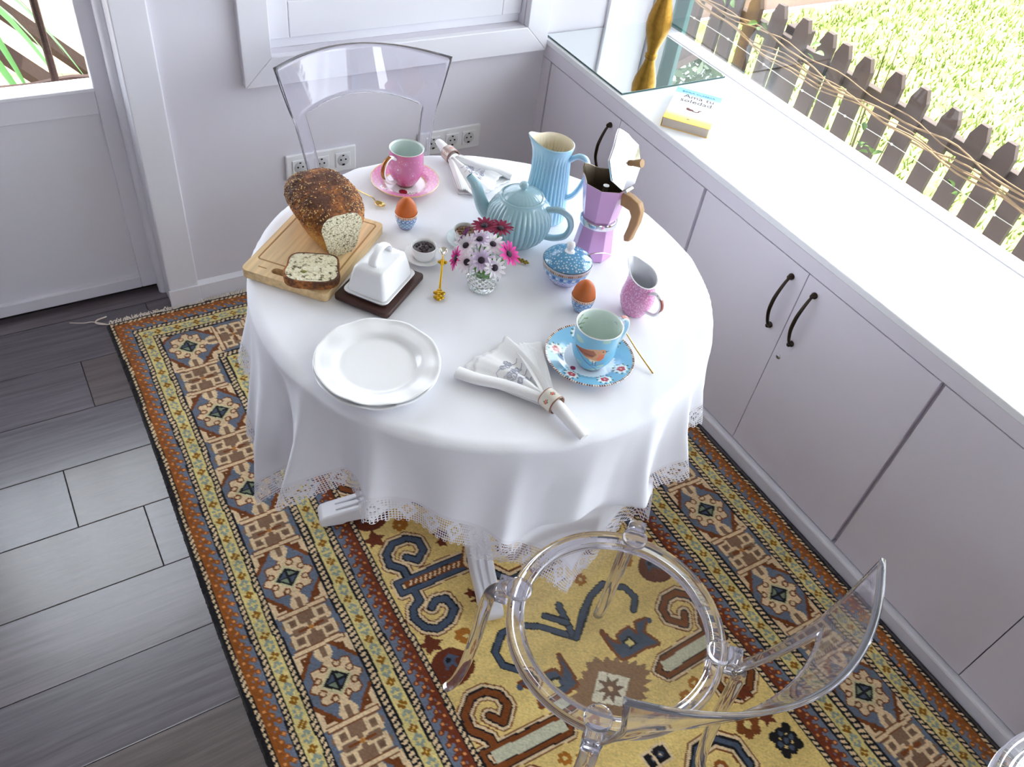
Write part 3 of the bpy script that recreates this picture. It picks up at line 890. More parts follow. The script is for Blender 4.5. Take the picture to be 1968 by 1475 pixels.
# ------------------------------------------------------------------ clear polycarbonate chairs
def clear_plastic():
    m, t, p = newmat('clear_polycarbonate')
    p.inputs['Base Color'].default_value = (.93, .915, .985, 1)
    p.inputs['Roughness'].default_value = 0.015
    p.inputs['Transmission Weight'].default_value = 0.95
    p.inputs['IOR'].default_value = 1.46
    return m
M_clear = clear_plastic()
M_clear_sheet = pane_mat('clear_polycarbonate_sheet', (.94, .935, .955), 1.0)
def make_chair(label):
    c = thing('clear_chair', label, 'chair', (0, 0, 0), 0, 'clear plastic chairs')
    # seat ring with a channel section, and the thin seat pan inside it
    ring = MB().lathe([(.164, .440), (.188, .432), (.192, .434), (.193, .458), (.190, .462), (.185, .462), (.182, .457), (.172, .457), (.169, .462), (.165, .462), (.163, .457), (.164, .440)], 96)
    ob('seat_ring', ring, M_clear, c, weld=True)
    ob('seat_pan', MB().lathe([(0, .4475), (.08, .4475), (.1622, .4535)], 64), M_clear_sheet, c)
    for k, (a, back) in enumerate(((45, 0), (135, 0), (-45, 1), (-135, 1))):
        A = rad(a); dx, dy = math.cos(A), math.sin(A)
        pts = smooth_path([(.200, .455), (.221, .449), (.231, .41), (.240, .30), (.252, .17), (.268, .06), (.283, .004)], 4)  if False else None
        rz = [(.198, .450), (.214, .447), (.228, .425), (.234, .36), (.240, .26), (.251, .14), (.266, .05), (.280, .013)]
        P3 = smooth_path([(dx * r, dy * r, z) for r, z in rz], 3)
        m_ = len(P3)
        lg = MB().tube(P3, [(.0105 + .002 * math.sin(PI * i / (m_ - 1)), .0165 - .004 * i / (m_ - 1)) for i in range(m_)], 14, up=(dx, dy, 0.2))
        ob('leg', lg, M_clear, c)
        # round ear that clips the leg to the ring
        MM = Matrix.Translation((dx * .180, dy * .180, .4632))
        ob('leg_clip', MB().lathe([(0, 0), (.020, 0), (.0235, .003), (.0235, .009), (.020, .012), (0, .012)], 28, M=MM).box(-.016, .016, -.012, .012, -.03, .012, M=Matrix.Translation((dx * .2055, dy * .2055, .4632)) @ Matrix.Rotation(A + PI / 2, 4, 'Z')), M_clear, c)
    # curved back with an open window
    zt, zc, zb = .815, .676, .468
    a1 = .82
    def wz(z):
        t = np.clip((z - zc) / (zt - zc), 0, 1)
        return .192 + (.229 - .192) * t ** .9
    cols = list(np.linspace(-1, -a1, 6)) + list(np.linspace(-a1, a1, 31))[1:-1] + list(np.linspace(a1, 1, 6))
    rows = 12
    def pos(u, z):
        t = (z - .46) / (zt - .46)
        g = .35 + .65 * min(1, max(0, t)) ** .8
        y = -(.135 + .075 * t) - .106 * (1 - (u / .229) ** 2) * g
        return (u, y, z)
    v = []; f = []
    for a in cols:
        zl = zc + (.024 * (1 - (a / a1) ** 2) if abs(a) < a1 else 0)
        ztop = zt - .004 * a * a
        for i in range(rows):
            z = zl + (ztop - zl) * i / (rows - 1)
            v.append(pos(a * wz(z), z))
    nc = len(cols)
    for i in range(nc - 1):
        for j in range(rows - 1):
            f.append((i * rows + j, (i + 1) * rows + j, (i + 1) * rows + j + 1, i * rows + j + 1))
    for sgn, ids in ((-1, list(range(0, 6))), (1, list(range(nc - 6, nc)))):
        prev = [i * rows for i in ids]
        for s in range(1, 11):
            t = s / 10; z = zc + (zb - zc) * t
            uo = sgn * (.192 + (.158 - .192) * t ** .8); ui = sgn * (.1574 + (.122 - .1574) * t ** .9)
            cur = []
            for k in range(6):
                q = k / 5; u = (uo + (ui - uo) * q) if sgn < 0 else (ui + (uo - ui) * q)
                cur.append(len(v)); v.append(pos(u, z))
            for k in range(5):
                f.append((prev[k], cur[k], cur[k + 1], prev[k + 1]) if True else None)
            prev = cur
    bk = ob('backrest', MB().add(v, f), M_clear, c, ang=50, weld=True)
    md = bk.modifiers.new('thickness', 'SOLIDIFY'); md.thickness = .0065; md.offset = 0; md.use_even_offset = True
    return c
ch = make_chair('clear plastic chair in the foreground with ring seat and curved back')
ch.location = (-.865, -1.676, .0095); ch.rotation_euler = (0, 0, rad(-1))
ch2 = dup(ch, (-.742, -.462, .0095), rad(180 - 7.2), 'clear plastic chair behind the table against the wall under the window')
ch3 = dup(ch, (-.385, -2.345, .0095), rad(-12), 'clear plastic chair cut off at the bottom right corner beside the cabinet')
# ------------------------------------------------------------------ tableware
Z0 = TZ + .0012
G_ = lambda r, g, b, **k: mat(k.pop('name', 'glazed_ceramic'), S(r, g, b), rough=k.pop('rough', .14), coat=.5, **k)
M_porc = G_(244, 244, 246, name='white_porcelain')
M_porc_in = G_(222, 234, 230, name='pale_green_porcelain_inside')
M_gold = mat('brushed_gold', S(206, 166, 92), rough=.28, metal=1.)
M_goldspoon = mat('gold_spoon_metal', S(214, 182, 116), rough=.22, metal=1.)
M_yellowgold = mat('yellow_gold', S(206, 160, 40), rough=.3, metal=.9)
M_silver = mat('silver_spoon_metal', S(205, 200, 190), rough=.2, metal=1.)
M_wood_h = mat('light_walnut', S(176, 138, 96), rough=.5, var=.25, vscale=30., stretch=(1, 1, .2))

def speckle(name, base, dot, scale=170., thr=.30, rough=.15):
    m, t, p = newmat(name)
    tc = t.n('ShaderNodeTexCoord')
    vo = t.n('ShaderNodeTexVoronoi', i_Scale=scale); t.l(tc.outputs['Object'], vo.inputs['Vector'])
    lt = t.n('ShaderNodeMath', operation='LESS_THAN'); lt.inputs[1].default_value = thr; t.l(vo.outputs['Distance'], lt.inputs[0])
    nz = t.n('ShaderNodeTexNoise', i_Scale=scale * 3.5); t.l(tc.outputs['Object'], nz.inputs['Vector'])
    mu = t.n('ShaderNodeMath', operation='MULTIPLY'); t.l(lt.outputs[0], mu.inputs[0]); t.l(nz.outputs[0], mu.inputs[1])
    mu2 = t.n('ShaderNodeMath', operation='MULTIPLY'); mu2.inputs[1].default_value = 1.7; mu2.use_clamp = True; t.l(mu.outputs[0], mu2.inputs[0])
    mx = t.n('ShaderNodeMix', data_type='RGBA'); mx.inputs[6].default_value = (*base, 1); mx.inputs[7].default_value = (*dot, 1)
    t.l(mu2.outputs[0], mx.inputs[0]); t.l(mx.outputs[2], p.inputs['Base Color'])
    p.inputs['Roughness'].default_value = rough; p.inputs['Coat Weight'].default_value = .6; p.inputs['Coat Roughness'].default_value = .04
    return m
M_pinkdot = speckle('pink_floral_glaze', S(204, 128, 172), S(232, 186, 214), 300., .40)
M_pinkdeep = speckle('deep_pink_floral_glaze', S(202, 104, 158), S(226, 158, 196), 120., .26)
M_bluedot = speckle('blue_floral_glaze', S(86, 152, 196), S(206, 228, 240), 200., .36)
M_paint = attr_mat('hand_painted_glaze', rough=.14, coat=.6)

def spin_paint(o, fn):
    """fn(theta, r, z) -> rgb array"""
    c = co_of(o); th = np.arctan2(c[:, 1], c[:, 0]); r = np.hypot(c[:, 0], c[:, 1])
    paint(o, fn(th, r, c[:, 2]))
def angd(a, b_):
    return (a - b_ + PI) % (2 * PI) - PI
def handle_tube(pts, w_, t_, k=5, seg=12):
    P3 = smooth_path(pts, k); m_ = len(P3)
    return MB().tube(P3, [(t_, w_)] * m_, seg, up=(0, 0, 1))
def radial(pts, ang, w_, t_, k=5):
    c, s = math.cos(ang), math.sin(ang)
    P3 = smooth_path([(r * c, r * s, z) for r, z in pts], k)
    return MB().tube(P3, [(w_, t_)] * len(P3), 12, up=(-s, c, 0))

# ---- teapot
def fl_r(nr, amp, z0, z1):
    def fn(t, r, z):
        k = np.clip((z - z0) / .012, 0, 1) * np.clip((z1 - z) / .012, 0, 1)
        return r + amp * k * (np.abs(np.sin(t * nr / 2)) * 2 - 1.3), z
    return fn
M_aqua = mat('aqua_glaze', S(164, 200, 212), rough=.14, coat=.6)
M_aqua2 = mat('sky_blue_glaze', S(168, 212, 232), rough=.14, coat=.6)
M_cream = mat('cream_glaze_inside', S(236, 226, 204), rough=.2, coat=.5)
tp = thing('teapot', 'light blue fluted ceramic teapot with lid, behind the flower glass', 'teapot', (-.687, -.958, Z0))
ob('body', MB().lathe([(0, .001), (.040, 0), (.043, .003), (.056, .018), (.064, .036), (.0665, .054), (.064, .072), (.057, .086), (.048, .096), (.0455, .100), (.0455, .104), (.043, .106), (.0405, .105), (.039, .100), (.045, .09)], 324, fl_r(36, .0020, .004, .094)), M_aqua, tp)
A = rad(134)
sp_pts = [(.050, .038), (.074, .052), (.088, .078), (.099, .104), (.113, .119)]
cA, sA = math.cos(A), math.sin(A)
P3 = smooth_path([(r * cA, r * sA, z) for r, z in sp_pts], 5); m_ = len(P3)
ob('spout', MB().tube(P3, [.019 - .0105 * (i / (m_ - 1)) ** .8 for i in range(m_)], 18, cap=False).tube(P3[::-1], [.0065 + .009 * (i / (m_ - 1)) for i in range(m_)], 18, cap=False).lathe([(.0063, 0), (.0087, 0)], 18, M=Matrix.Translation(P3[-1]) @ (P3[-1] - P3[-2]).to_track_quat('Z', 'Y').to_matrix().to_4x4()), M_aqua, tp)
ob('handle', radial([(.052, .086), (.078, .093), (.099, .084), (.107, .062), (.099, .038), (.078, .026), (.056, .024)], rad(-46), .0085, .0062), M_aqua, tp)
ld = ob('lid', MB().lathe([(.0395, .1005), (.0402, .1045), (.038, .108), (.030, .1135), (.018, .1175), (.008, .119), (.0055, .121), (.006, .1225)], 160, fl_r(28, .0009, .104, .119)), M_aqua, tp)
ob('knob', MB().ell((0, 0, .1285), (.0095, .0095, .0080), 20, 12), M_aqua, ld)

# ---- tall milk pitcher
pt = thing('milk_pitcher', 'tall light blue fluted ceramic pitcher behind the teapot', 'pitcher', (-.587, -.904, Z0))
SPA = rad(146)
def pit(t, r, z):
    k = np.clip((z - .006) / .012, 0, 1) * np.clip((.156 - z) / .012, 0, 1)
    r = r + .0017 * k * (np.abs(np.sin(t * 15)) * 2 - 1.3)
    d = angd(t, SPA); s = np.exp(-(d / .42) ** 2) * np.clip((z - .09) / .09, 0, 1) ** 2
    return r + .017 * s, z + .010 * s - .004 * (1 - np.cos(d)) * .5 * np.clip((z - .13) / .04, 0, 1)
ob('body', MB().lathe([(0, .001), (.044, 0), (.0465, .004), (.0455, .03), (.0425, .07), (.039, .11), (.0365, .14), (.0368, .156), (.0385, .166), (.0405, .1745), (.0402, .1775), (.0385, .1785)], 300, pit), M_aqua2, pt)
ob('inside', MB().lathe([(.0385, .1785), (.0372, .174), (.0355, .165), (.034, .14), (.037, .1), (.041, .05), (.042, .012), (0, .01)], 120, pit), M_cream, pt)
ob('handle', radial([(.036, .146), (.052, .160), (.069, .158), (.077, .138), (.072, .105), (.058, .073), (.042, .058)], rad(-52), .0075, .0055), M_aqua2, pt)

# ---- moka pot
M_lilac = mat('lilac_lacquer', S(206, 160, 208), rough=.26, coat=.4)
M_alu = mat('polished_aluminium', S(226, 226, 230), rough=.16, metal=1.)
M_alu_in = mat('stained_aluminium', S(120, 108, 92), rough=.35, metal=.9)
M_coffee = mat('coffee', S(28, 18, 12), rough=.05)
HA = rad(-72)
mk = thing('moka_pot', 'lilac eight sided moka pot with open aluminium lid and wooden handle', 'moka pot', (-.560, -1.053, Z0))
ph8 = HA + PI / 8
ob('boiler', MB().lathe([(0, .0005), (.041, 0), (.0425, .003), (.0345, .070), (.034, .074), (0, .074)], 8, phase=ph8), M_lilac, mk, ang=10, bevel=.001)
ob('collar', MB().lathe([(0, .0741), (.0365, .0741), (.0378, .076), (.0378, .086), (.0365, .0885), (0, .0885)], 64), M_alu, mk)
def beak(t, r, z):
    d = angd(t, HA + PI); s = np.exp(-(d / .3) ** 2) * np.clip((z - .12) / .045, 0, 1) ** 1.4
    return r + .016 * s, z + .010 * s
M8 = 32
def oct_r(t, r, z):
    d = (t - ph8) % (PI / 4) - PI / 8
    rr = r * math.cos(PI / 8) / np.cos(d)
    return beak(t, rr, z)
ob('upper_chamber', MB().lathe([(0, .0886), (.0335, .0886), (.036, .092), (.047, .168), (.0478, .170)], M8, oct_r, phase=ph8), M_lilac, mk, ang=15)
ob('inner_wall', MB().lathe([(.0478, .170), (.0455, .1695), (.036, .10), (0, .10)], M8, oct_r, phase=ph8), M_alu_in, mk, ang=15)
ob('coffee', MB().lathe([(.0388, .122), (0, .122)], 32, oct_r, phase=ph8), M_coffee, mk)
ob('column', MB().tube([(0, 0, .122), (0, 0, .150)], [.0085, .0065], 16).tube([(0, 0, .148), (.0, 0, .158)], [.0068, .0062], 16), M_alu, mk)
ch_, sh_ = math.cos(HA), math.sin(HA)
hp = [(.040, .166), (.062, .166), (.083, .160), (.091, .146), (.091, .118), (.086, .094), (.083, .074), (.071, .069), (.068, .080), (.072, .104), (.073, .128), (.066, .138), (.050, .139), (.044, .138)]
MM = Matrix.Rotation(HA, 4, 'Z') @ Matrix.Rotation(PI / 2, 4, 'X')
ob('handle', MB().prism(hp, -.0085, .0085, M=MM), M_wood_h, mk, ang=30, bevel=.003, seg=3)
# open lid: stands on its hinge above the handle, outer face towards the handle
LM = Matrix.Rotation(HA, 4, 'Z') @ Matrix.Translation((.050, 0, .174)) @ Matrix.Rotation(rad(66), 4, 'Y') @ Matrix.Translation((-.052, 0, 0))
def lidbeak(t, r, z):
    d = angd(t, PI); s = np.exp(-(d / .25) ** 2) * np.clip(r / .05, 0, 1) ** 3
    dd = (t - PI / 8) % (PI / 4) - PI / 8
    return r * math.cos(PI / 8) / np.cos(dd) + .018 * s, z - .004 * s
lid = ob('lid', MB().lathe([(.0495, -.004), (.0515, 0), (.0505, .0015), (.012, .013), (0, .0135)], 32, lidbeak, M=LM, phase=PI / 8).lathe([(.0495, -.004), (.012, .010), (0, .0105)], 32, lidbeak, M=LM, phase=PI / 8, flip=True), M_alu, mk, ang=12)
ob('knob', MB().lathe([(0, .0136), (.0062, .0136), (.0055, .018), (.0072, .030), (.0082, .036), (.0078, .0385), (0, .039)], 20, M=LM), M_wood_h, lid)
ob('hinge', MB().tube([Vector((.050 * ch_ - .011 * sh_ * s, .050 * sh_ + .011 * ch_ * s, .173)) for s in (-1, 1)], .004, 10), M_alu, mk)

# ---- cream jug
cj = thing('cream_jug', 'small pink floral cream jug with curled handle, right of the second egg', 'jug', (-.590, -1.244, Z0))
JA = rad(98)
def jug(t, r, z):
    d = angd(t, JA); k = np.clip((z - .045) / .04, 0, 1)
    s = np.exp(-(d / .5) ** 2) * k ** 2
    return r + .013 * s, z + (.012 * np.cos(d) * k ** 2) + .005 * s
ob('body', MB().lathe([(0, .001), (.0225, 0), (.024, .003), (.030, .016), (.0335, .032), (.0325, .046), (.0285, .060), (.0255, .072), (.0255, .080), (.0275, .0855)], 96, jug), M_pinkdot, cj)
ob('inside', MB().lathe([(.0278, .0858), (.0262, .0858), (.0242, .078), (.0245, .070), (.030, .05), (.031, .03), (.02, .01), (0, .008)], 96, jug), mat('grey_white_porcelain', S(214, 214, 220), rough=.16, coat=.5), cj)
ob('rim_line', MB().tube([(Vector(((.0282 + .013 * math.exp(-(((a - JA + PI) % (2 * PI) - PI) / .5) ** 2)) * math.cos(a), (.0282 + .013 * math.exp(-(((a - JA + PI) % (2 * PI) - PI) / .5) ** 2)) * math.sin(a), .0860 + .012 * math.cos(a - JA) + .005 * math.exp(-(((a - JA + PI) % (2 * PI) - PI) / .5) ** 2)))) for a in np.linspace(0, 2 * PI, 72)], .0009, 6, cap=False), M_porc, cj)
hd = ob('handle', radial([(.026, .060), (.042, .069), (.056, .062), (.060, .045), (.052, .027), (.036, .020), (.028, .018)], rad(-84), .0042, .0036), M_porc, cj)
ob('handle_print', radial([(.0455, .0705), (.0575, .0635), (.0625, .050), (.0598, .038)], rad(-84), .0038, .0016), mat('rose_gold_print', S(160, 92, 84), rough=.3, var=.5, vscale=400.), hd)

# ---- sugar bowl with lid and spoon
sb = thing('sugar_bowl', 'blue floral lidded sugar bowl with white knob in front of the teapot', 'sugar bowl', (-.666, -1.111, Z0))
bw = ob('bowl', MB().lathe([(0, .002), (.024, .0015), (.0265, 0), (.0285, .003), (.033, .008)] + [(.033 + .0165 * math.sin(PI / 2 * k / 40), .008 + .040 * (k / 40) ** 1.25) for k in range(1, 41)] + [(.0488, .0492), (.0475, .048), (.046, .04), (.02, .008), (0, .007)], 256), M_paint, sb)
def bowl_paint(th, r, z):
    c = np.zeros((len(z), 3)); c[:] = S(132, 172, 214)
    s = th * 32
    c[(z > .026) & (z < .036)] = S(150, 186, 222)
    m = (np.abs(z - .031) < .0045) & (((th * 9 / PI) % 1) < .45); c[m] = S(74, 116, 190)
    m = (np.abs(z - .031) < .002) & (((th * 9 / PI + .5) % 1) < .3); c[m] = S(210, 226, 240)
    c[(z > .018) & (z < .0255)] = S(120, 150, 206)
    m = (np.abs(z - .0215 - .0015 * np.sin(s)) < .0011); c[m] = S(226, 234, 246)
    c[z < .018] = S(176, 176, 218)
    m = (z < .018) & ((np.sin(th * 26) * np.sin(z * 900)) > .35); c[m] = S(212, 208, 238)
    m = (z > .0405) & (z < .0455); c[m] = S(214, 196, 170)
    m = (z > .0405) & (z < .0455) & (((th * 40 / PI) % 1) < .5); c[m] = S(120, 60, 50)
    c[(z >= .0455) & (r > .044)] = S(190, 190, 200)
    c[(r < .0462) & (z > .0068) & (z < .048) & (r < .046 - .0)] = np.where(((r < .0205 + (z - .008) * .82) & (z > .007))[(r < .0462) & (z > .0068) & (z < .048) & (r < .046)][:, None], np.array(S(240, 240, 244)), c[(r < .0462) & (z > .0068) & (z < .048) & (r < .046)])
    return c
spin_paint(bw, bowl_paint)
def notch(t, r, z):
    d = angd(t, rad(-12)); s = np.exp(-(d / .16) ** 4)
    return r - .011 * s * (r > .030) * np.clip((r - .03) / .018, 0, 1), z
ld = ob('lid', MB().lathe([(.0455, .0475), (.0478, .0498), (.0476, .0512), (.043, .0555), (.034, .0615), (.022, .0665), (.010, .069), (0, .0692)], 160, notch), M_bluedot, sb)
ob('knob', MB().lathe([(.0105, .0686), (.0095, .0702), (.0055, .0715), (.0052, .0745), (.0078, .0785), (.0086, .0835), (.0072, .0885), (.003, .0908), (0, .091)], 28), M_porc, ld)
ss = thing('sugar_spoon', 'thin silver spoon handle sticking out of the blue sugar bowl', 'spoon', (-.666, -1.111, Z0))
a_ = rad(-9)
P3 = smooth_path([(.012, -.002, .022), (.030, -.005, .038), (.0445, -.007, .0535), (.075, -.011, .052), (.100, -.006, .038), (.118, -.002, .030)], 5)
ob('spoon_handle', MB().tube(P3, [(.0011, .0016)] * len(P3), 8), M_silver, ss)
ob('spoon_bowl', MB().ell((.006, -.001, .017), (.011, .008, .003), 16, 8), M_silver, ss)

# ---- egg cups with brown eggs
def egg_prof(h=.056, r=.0215, m=26):
    out = []
    for i in range(m + 1):
        t = PI * i / m; z = -math.cos(t)
        out.append((r * math.sin(t) * (1 - .13 * z) * 1.0, h / 2 * z))
    return out
M_egg = mat('brown_eggshell', S(200, 104, 44), rough=.5, var=.12, vscale=40., bump=.06, bscale=500., sss=.1)
def egg_set(x, y, lab_e, lab_c):
    c = thing('egg_cup', lab_c, 'egg cup', (x, y, Z0), group='blue egg cups')
    o = ob('cup', MB().lathe([(0, .001), (.013, 0), (.0145, .002)] + [(.0145 + .0085 * math.sin(PI / 2 * k / 24), .002 + .032 * (k / 24) ** 1.1) for k in range(1, 25)] + [(.0236, .0352), (.0228, .0358), (.0215, .034), (.012, .0128), (0, .011)], 160), M_paint, c)
    def cp(th, r, z):
        c = np.zeros((len(z), 3)); c[:] = S(126, 160, 198)
        m = (np.sin(th * 14) * np.sin(z * 700)) > .3; c[m] = S(176, 204, 228)
        c[(z > .021) & (z < .028)] = S(108, 138, 190)
        m = (np.abs(z - .0245) < .0018) & (((th * 8 / PI) % 1) < .5); c[m] = S(206, 222, 238)
        c[(z < .006)] = S(120, 130, 170)
        c[z > .0305] = S(232, 206, 180)
        m = (z > .0305) & (z < .0345) & (((th * 22 / PI) % 1) < .5); c[m] = S(170, 60, 48)
        return c
    spin_paint(o, cp)
    e = ob('egg', MB().lathe(egg_prof(), 40), M_egg, loc=(x, y, Z0 + .0415))
    tag(e, lab_e, 'egg', 'brown boiled eggs')
egg_set(-.883, -.839, 'brown boiled egg nearer the bread, in a blue egg cup', 'blue patterned egg cup between the bread and the pink saucer')
egg_set(-.687, -1.202, 'brown boiled egg nearer the bird mug, in a blue egg cup', 'blue patterned egg cup behind the bird mug')

# ---- saucers
def saucer(name, label, x, y, R, fnp, seg=360):
    prof = [(0, .004), (R * .30, .004), (R * .34, .0025), (R * .36, 0), (R * .44, .0005), (R * .60, .006), (R * .80, .0115), (R, .0165), (R * 1.002, .0175), (R * .995, .0182)]
    top = [(R * (.995 - .995 * k / 60), 0) for k in range(61)]
    def zt(r):
        u = r / R
        return .0182 - .0062 * (1 - u) / .28 if u > .72 else (.0120 - .0062 * ((.72 - u) / .16) if u > .56 else .0058)
    prof += [(r, zt(r)) for r, _ in top]
    o = ob(name, MB().lathe(prof, seg), M_paint, loc=(x, y, Z0))
    tag(o, label, 'saucer', 'patterned saucers')
    spin_paint(o, fnp)
    return o
def rose(c, th, r, z, a0, r0, s, top):
    X = r * np.cos(th) - r0 * math.cos(a0); Y = r * np.sin(th) - r0 * math.sin(a0)
    d = np.hypot(X, Y); an = np.arctan2(Y, X)
    c[top & (d < s * (1.0 + .22 * np.cos(an * 8)))] = S(244, 244, 240)
    for k in range(9):
        a = k * 2 * PI / 9; dd = np.hypot(X - s * 1.12 * math.cos(a), Y - s * 1.12 * math.sin(a)); c[top & (dd < s * .17)] = S(70, 110, 92)
    for k in range(5):
        a = k * 2 * PI / 5 + a0; dd = np.hypot(X - s * .33 * math.cos(a), Y - s * .33 * math.sin(a)); c[top & (dd < s * .30)] = S(196, 54, 70)
    c[top & (d < s * .18)] = S(240, 190, 170)
def blue_saucer(th, r, z):
    R = .080; c = np.zeros((len(z), 3)); c[:] = S(236, 240, 244)
    top = (z > .0055) | (r > R * .9)
    u = r / R
    c[top & (u > .57)] = S(134, 194, 226)
    c[top & (u < .57)] = S(226, 236, 246)
    ring = np.abs(u - (.575 + .012 * np.sin(th * 40))) < .016; c[top & ring] = S(244, 248, 250)
    c[(u > .955)] = S(236, 222, 206); c[(u > .955) & (((th * 56 / PI) % 1) < .5)] = S(96, 40, 46)
    for k, a in enumerate((139, 205, 262, -56, 12, 75)):
        rose(c, th, r, z, rad(a), R * .76, .0122, top)
    dd = np.hypot(r * np.cos(th) - .041 * math.cos(rad(192)), r * np.sin(th) - .041 * math.sin(rad(192))); c[top & (dd < .0052)] = S(150, 40, 80)
    return c
saucer('saucer', 'light blue saucer with rose sprigs under the bird mug', -.755, -1.328, .0805, blue_saucer)
def pink_saucer(th, r, z):
    R = .0745; c = np.zeros((len(z), 3)); c[:] = S(240, 238, 242); top = (z > .0055) | (r > R * .9); u = r / R
    c[top & (u > .60)] = S(226, 140, 184)
    pat = (np.sin(th * 22) * np.sin(r * 700)) > .5; c[top & (u > .60) & pat] = S(236, 168, 204)
    c[top & (np.abs(u - .60) < .015)] = S(216, 178, 120)
    c[u > .965] = S(226, 190, 130)
    rose(c, th, r, z, rad(-170), R * .74, .0085, top); rose(c, th, r, z, rad(-100), R * .66, .0085, top); rose(c, th, r, z, rad(30), R * .74, .0085, top)
    dd = np.hypot(r * np.cos(th) - .036 * math.cos(rad(-122)), (r * np.sin(th) - .036 * math.sin(rad(-122))) * .9); c[top & (dd < .009)] = S(150, 34, 52)
    return c
saucer('saucer', 'pink saucer with gold rim under the pink mug', -.818, -.697, .0745, pink_saucer)

# ---- bird mug
BM = (-.757, -1.336); bz = Z0 + .0062
bm = thing('bird_mug', 'light blue mug painted with a robin on a branch', 'mug', (BM[0], BM[1], bz))
prof = [(0, .002), (.022, .001), (.0235, 0), (.0255, .002)]
def mugr(t): return .0255 + .0135 * math.sin(min(1, t / .42) * PI / 2) + .0022 * max(0, (t - .4) / .6) ** 2
prof += [(mugr(k / 110), .002 + .088 * k / 110) for k in range(1, 111)]
mo = ob('body', MB().lathe(prof, 512), M_paint, bm)
def mug_paint(th, r, z):
    c = np.zeros((len(z), 3)); c[:] = S(122, 190, 222)
    k = np.clip((z - .02) / .06, 0, 1)[:, None]
    c = c * (1 - k * .0)
    X = angd(th, rad(-140)) * .0395 * 1000 / 1.3; Y = (z * 1000 - 53) / 1.3 + 46       # millimetres across the front
    # soft leaves
    for cx, cy, s in ((14, 14, 7), (6, 10, 6), (-14, 22, 5), (20, 24, 6), (-20, 60, 8), (18, 70, 6)):
        m = (((X - cx) / s) ** 2 + ((Y - cy) / (s * .55)) ** 2) < 1; c[m] = S(166, 208, 196)
    br = [(-24, 44), (-14, 38), (-2, 29), (8, 21), (18, 12), (26, 12)]
    c[seg_dist(X, Y, br) < .8] = S(96, 120, 160)
    c[seg_dist(X, Y, [(2, 26), (12, 26), (22, 30)]) < .5] = S(110, 130, 170)
    # robin
    c[in_poly(X, Y, [(-26, 46), (-12, 48), (-2, 53), (8, 56), (14, 55), (19, 52), (19, 44), (15, 36), (8, 33), (-2, 36), (-14, 42)])] = S(214, 158, 112)
    c[in_poly(X, Y, [(-26, 46), (-8, 50), (4, 52), (9, 46), (4, 40), (-6, 39), (-16, 42)])] = S(168, 92, 60)
    c[seg_dist(X, Y, [(-24, 45.5), (-6, 43), (5, 43)]) < .7] = S(110, 60, 48)
    c[((X - 15.5) ** 2 + (Y - 50.5) ** 2) < 36] = S(216, 150, 104)
    c[in_poly(X, Y, [(13, 47), (20, 47), (20, 40), (15, 35), (10, 38)])] = S(226, 120, 84)
    c[in_poly(X, Y, [(20, 53), (26.5, 52.5), (20.5, 50.5)])] = S(70, 60, 70)
    c[((X - 17) ** 2 + (Y - 52) ** 2) < 1.6] = S(30, 26, 30)
    c[in_poly(X, Y, [(0, 37), (12, 35), (8, 31), (2, 33)])] = S(238, 226, 204)
    for lx in (6, 10): c[seg_dist(X, Y, [(lx, 34), (lx + 1, 25)]) < .5] = S(120, 90, 80)
    c[z < .0045] = S(120, 140, 170)
    c[z > .0882] = S(244, 246, 246)
    return c
spin_paint(mo, mug_paint)
inn = ob('inside', MB().lathe([(.0412, .090), (.0405, .0906), (.0398, .0900)] + [(mugr(k / 60) - .0025, .004 + .086 * k / 60) for k in range(59, 2, -1)] + [(.022, .006), (0, .006)], 320), M_paint, bm)
def mug_in(th, r, z):
    c = np.zeros((len(z), 3)); c[:] = S(226, 238, 232)
    X = angd(th, rad(118)) * 38; Y = z * 1000
    for l, w_ in (([(20, 74), (8, 72), (-4, 66), (-14, 64)], .8), ([(8, 72), (0, 80), (-8, 84)], .5), ([(-4, 66), (-12, 72), (-20, 72)], .5), ([(2, 69), (-4, 58), (-12, 54)], .5)):
        c[seg_dist(X, Y, l) < w_] = S(96, 92, 84)
    for cx, cy in ((-8, 84), (-3, 81), (4, 77), (-20, 72), (-15, 73), (-12, 54), (-7, 57), (-14, 64), (14, 78), (18, 70), (10, 66), (24, 76)):
        c[(((X - cx) / 3.2) ** 2 + ((Y - cy) / 1.5) ** 2) < 1] = S(156, 186, 134)
    c[(z > .0895)] = S(246, 248, 246)
    return c
spin_paint(inn, mug_in)
hd = ob('handle', radial([(.0385, .076), (.052, .084), (.064, .074), (.066, .054), (.058, .036), (.046, .027), (.038, .026)], rad(2), .0055, .0042), G_(206, 226, 236, name='pale_blue_handle_glaze'), bm)
ob('handle_print', radial([(.048, .0868), (.058, .0845), (.0655, .0765)], rad(2), .0042, .0022), mat('rose_print', S(190, 120, 110), rough=.3, var=.6, vscale=420.), hd)

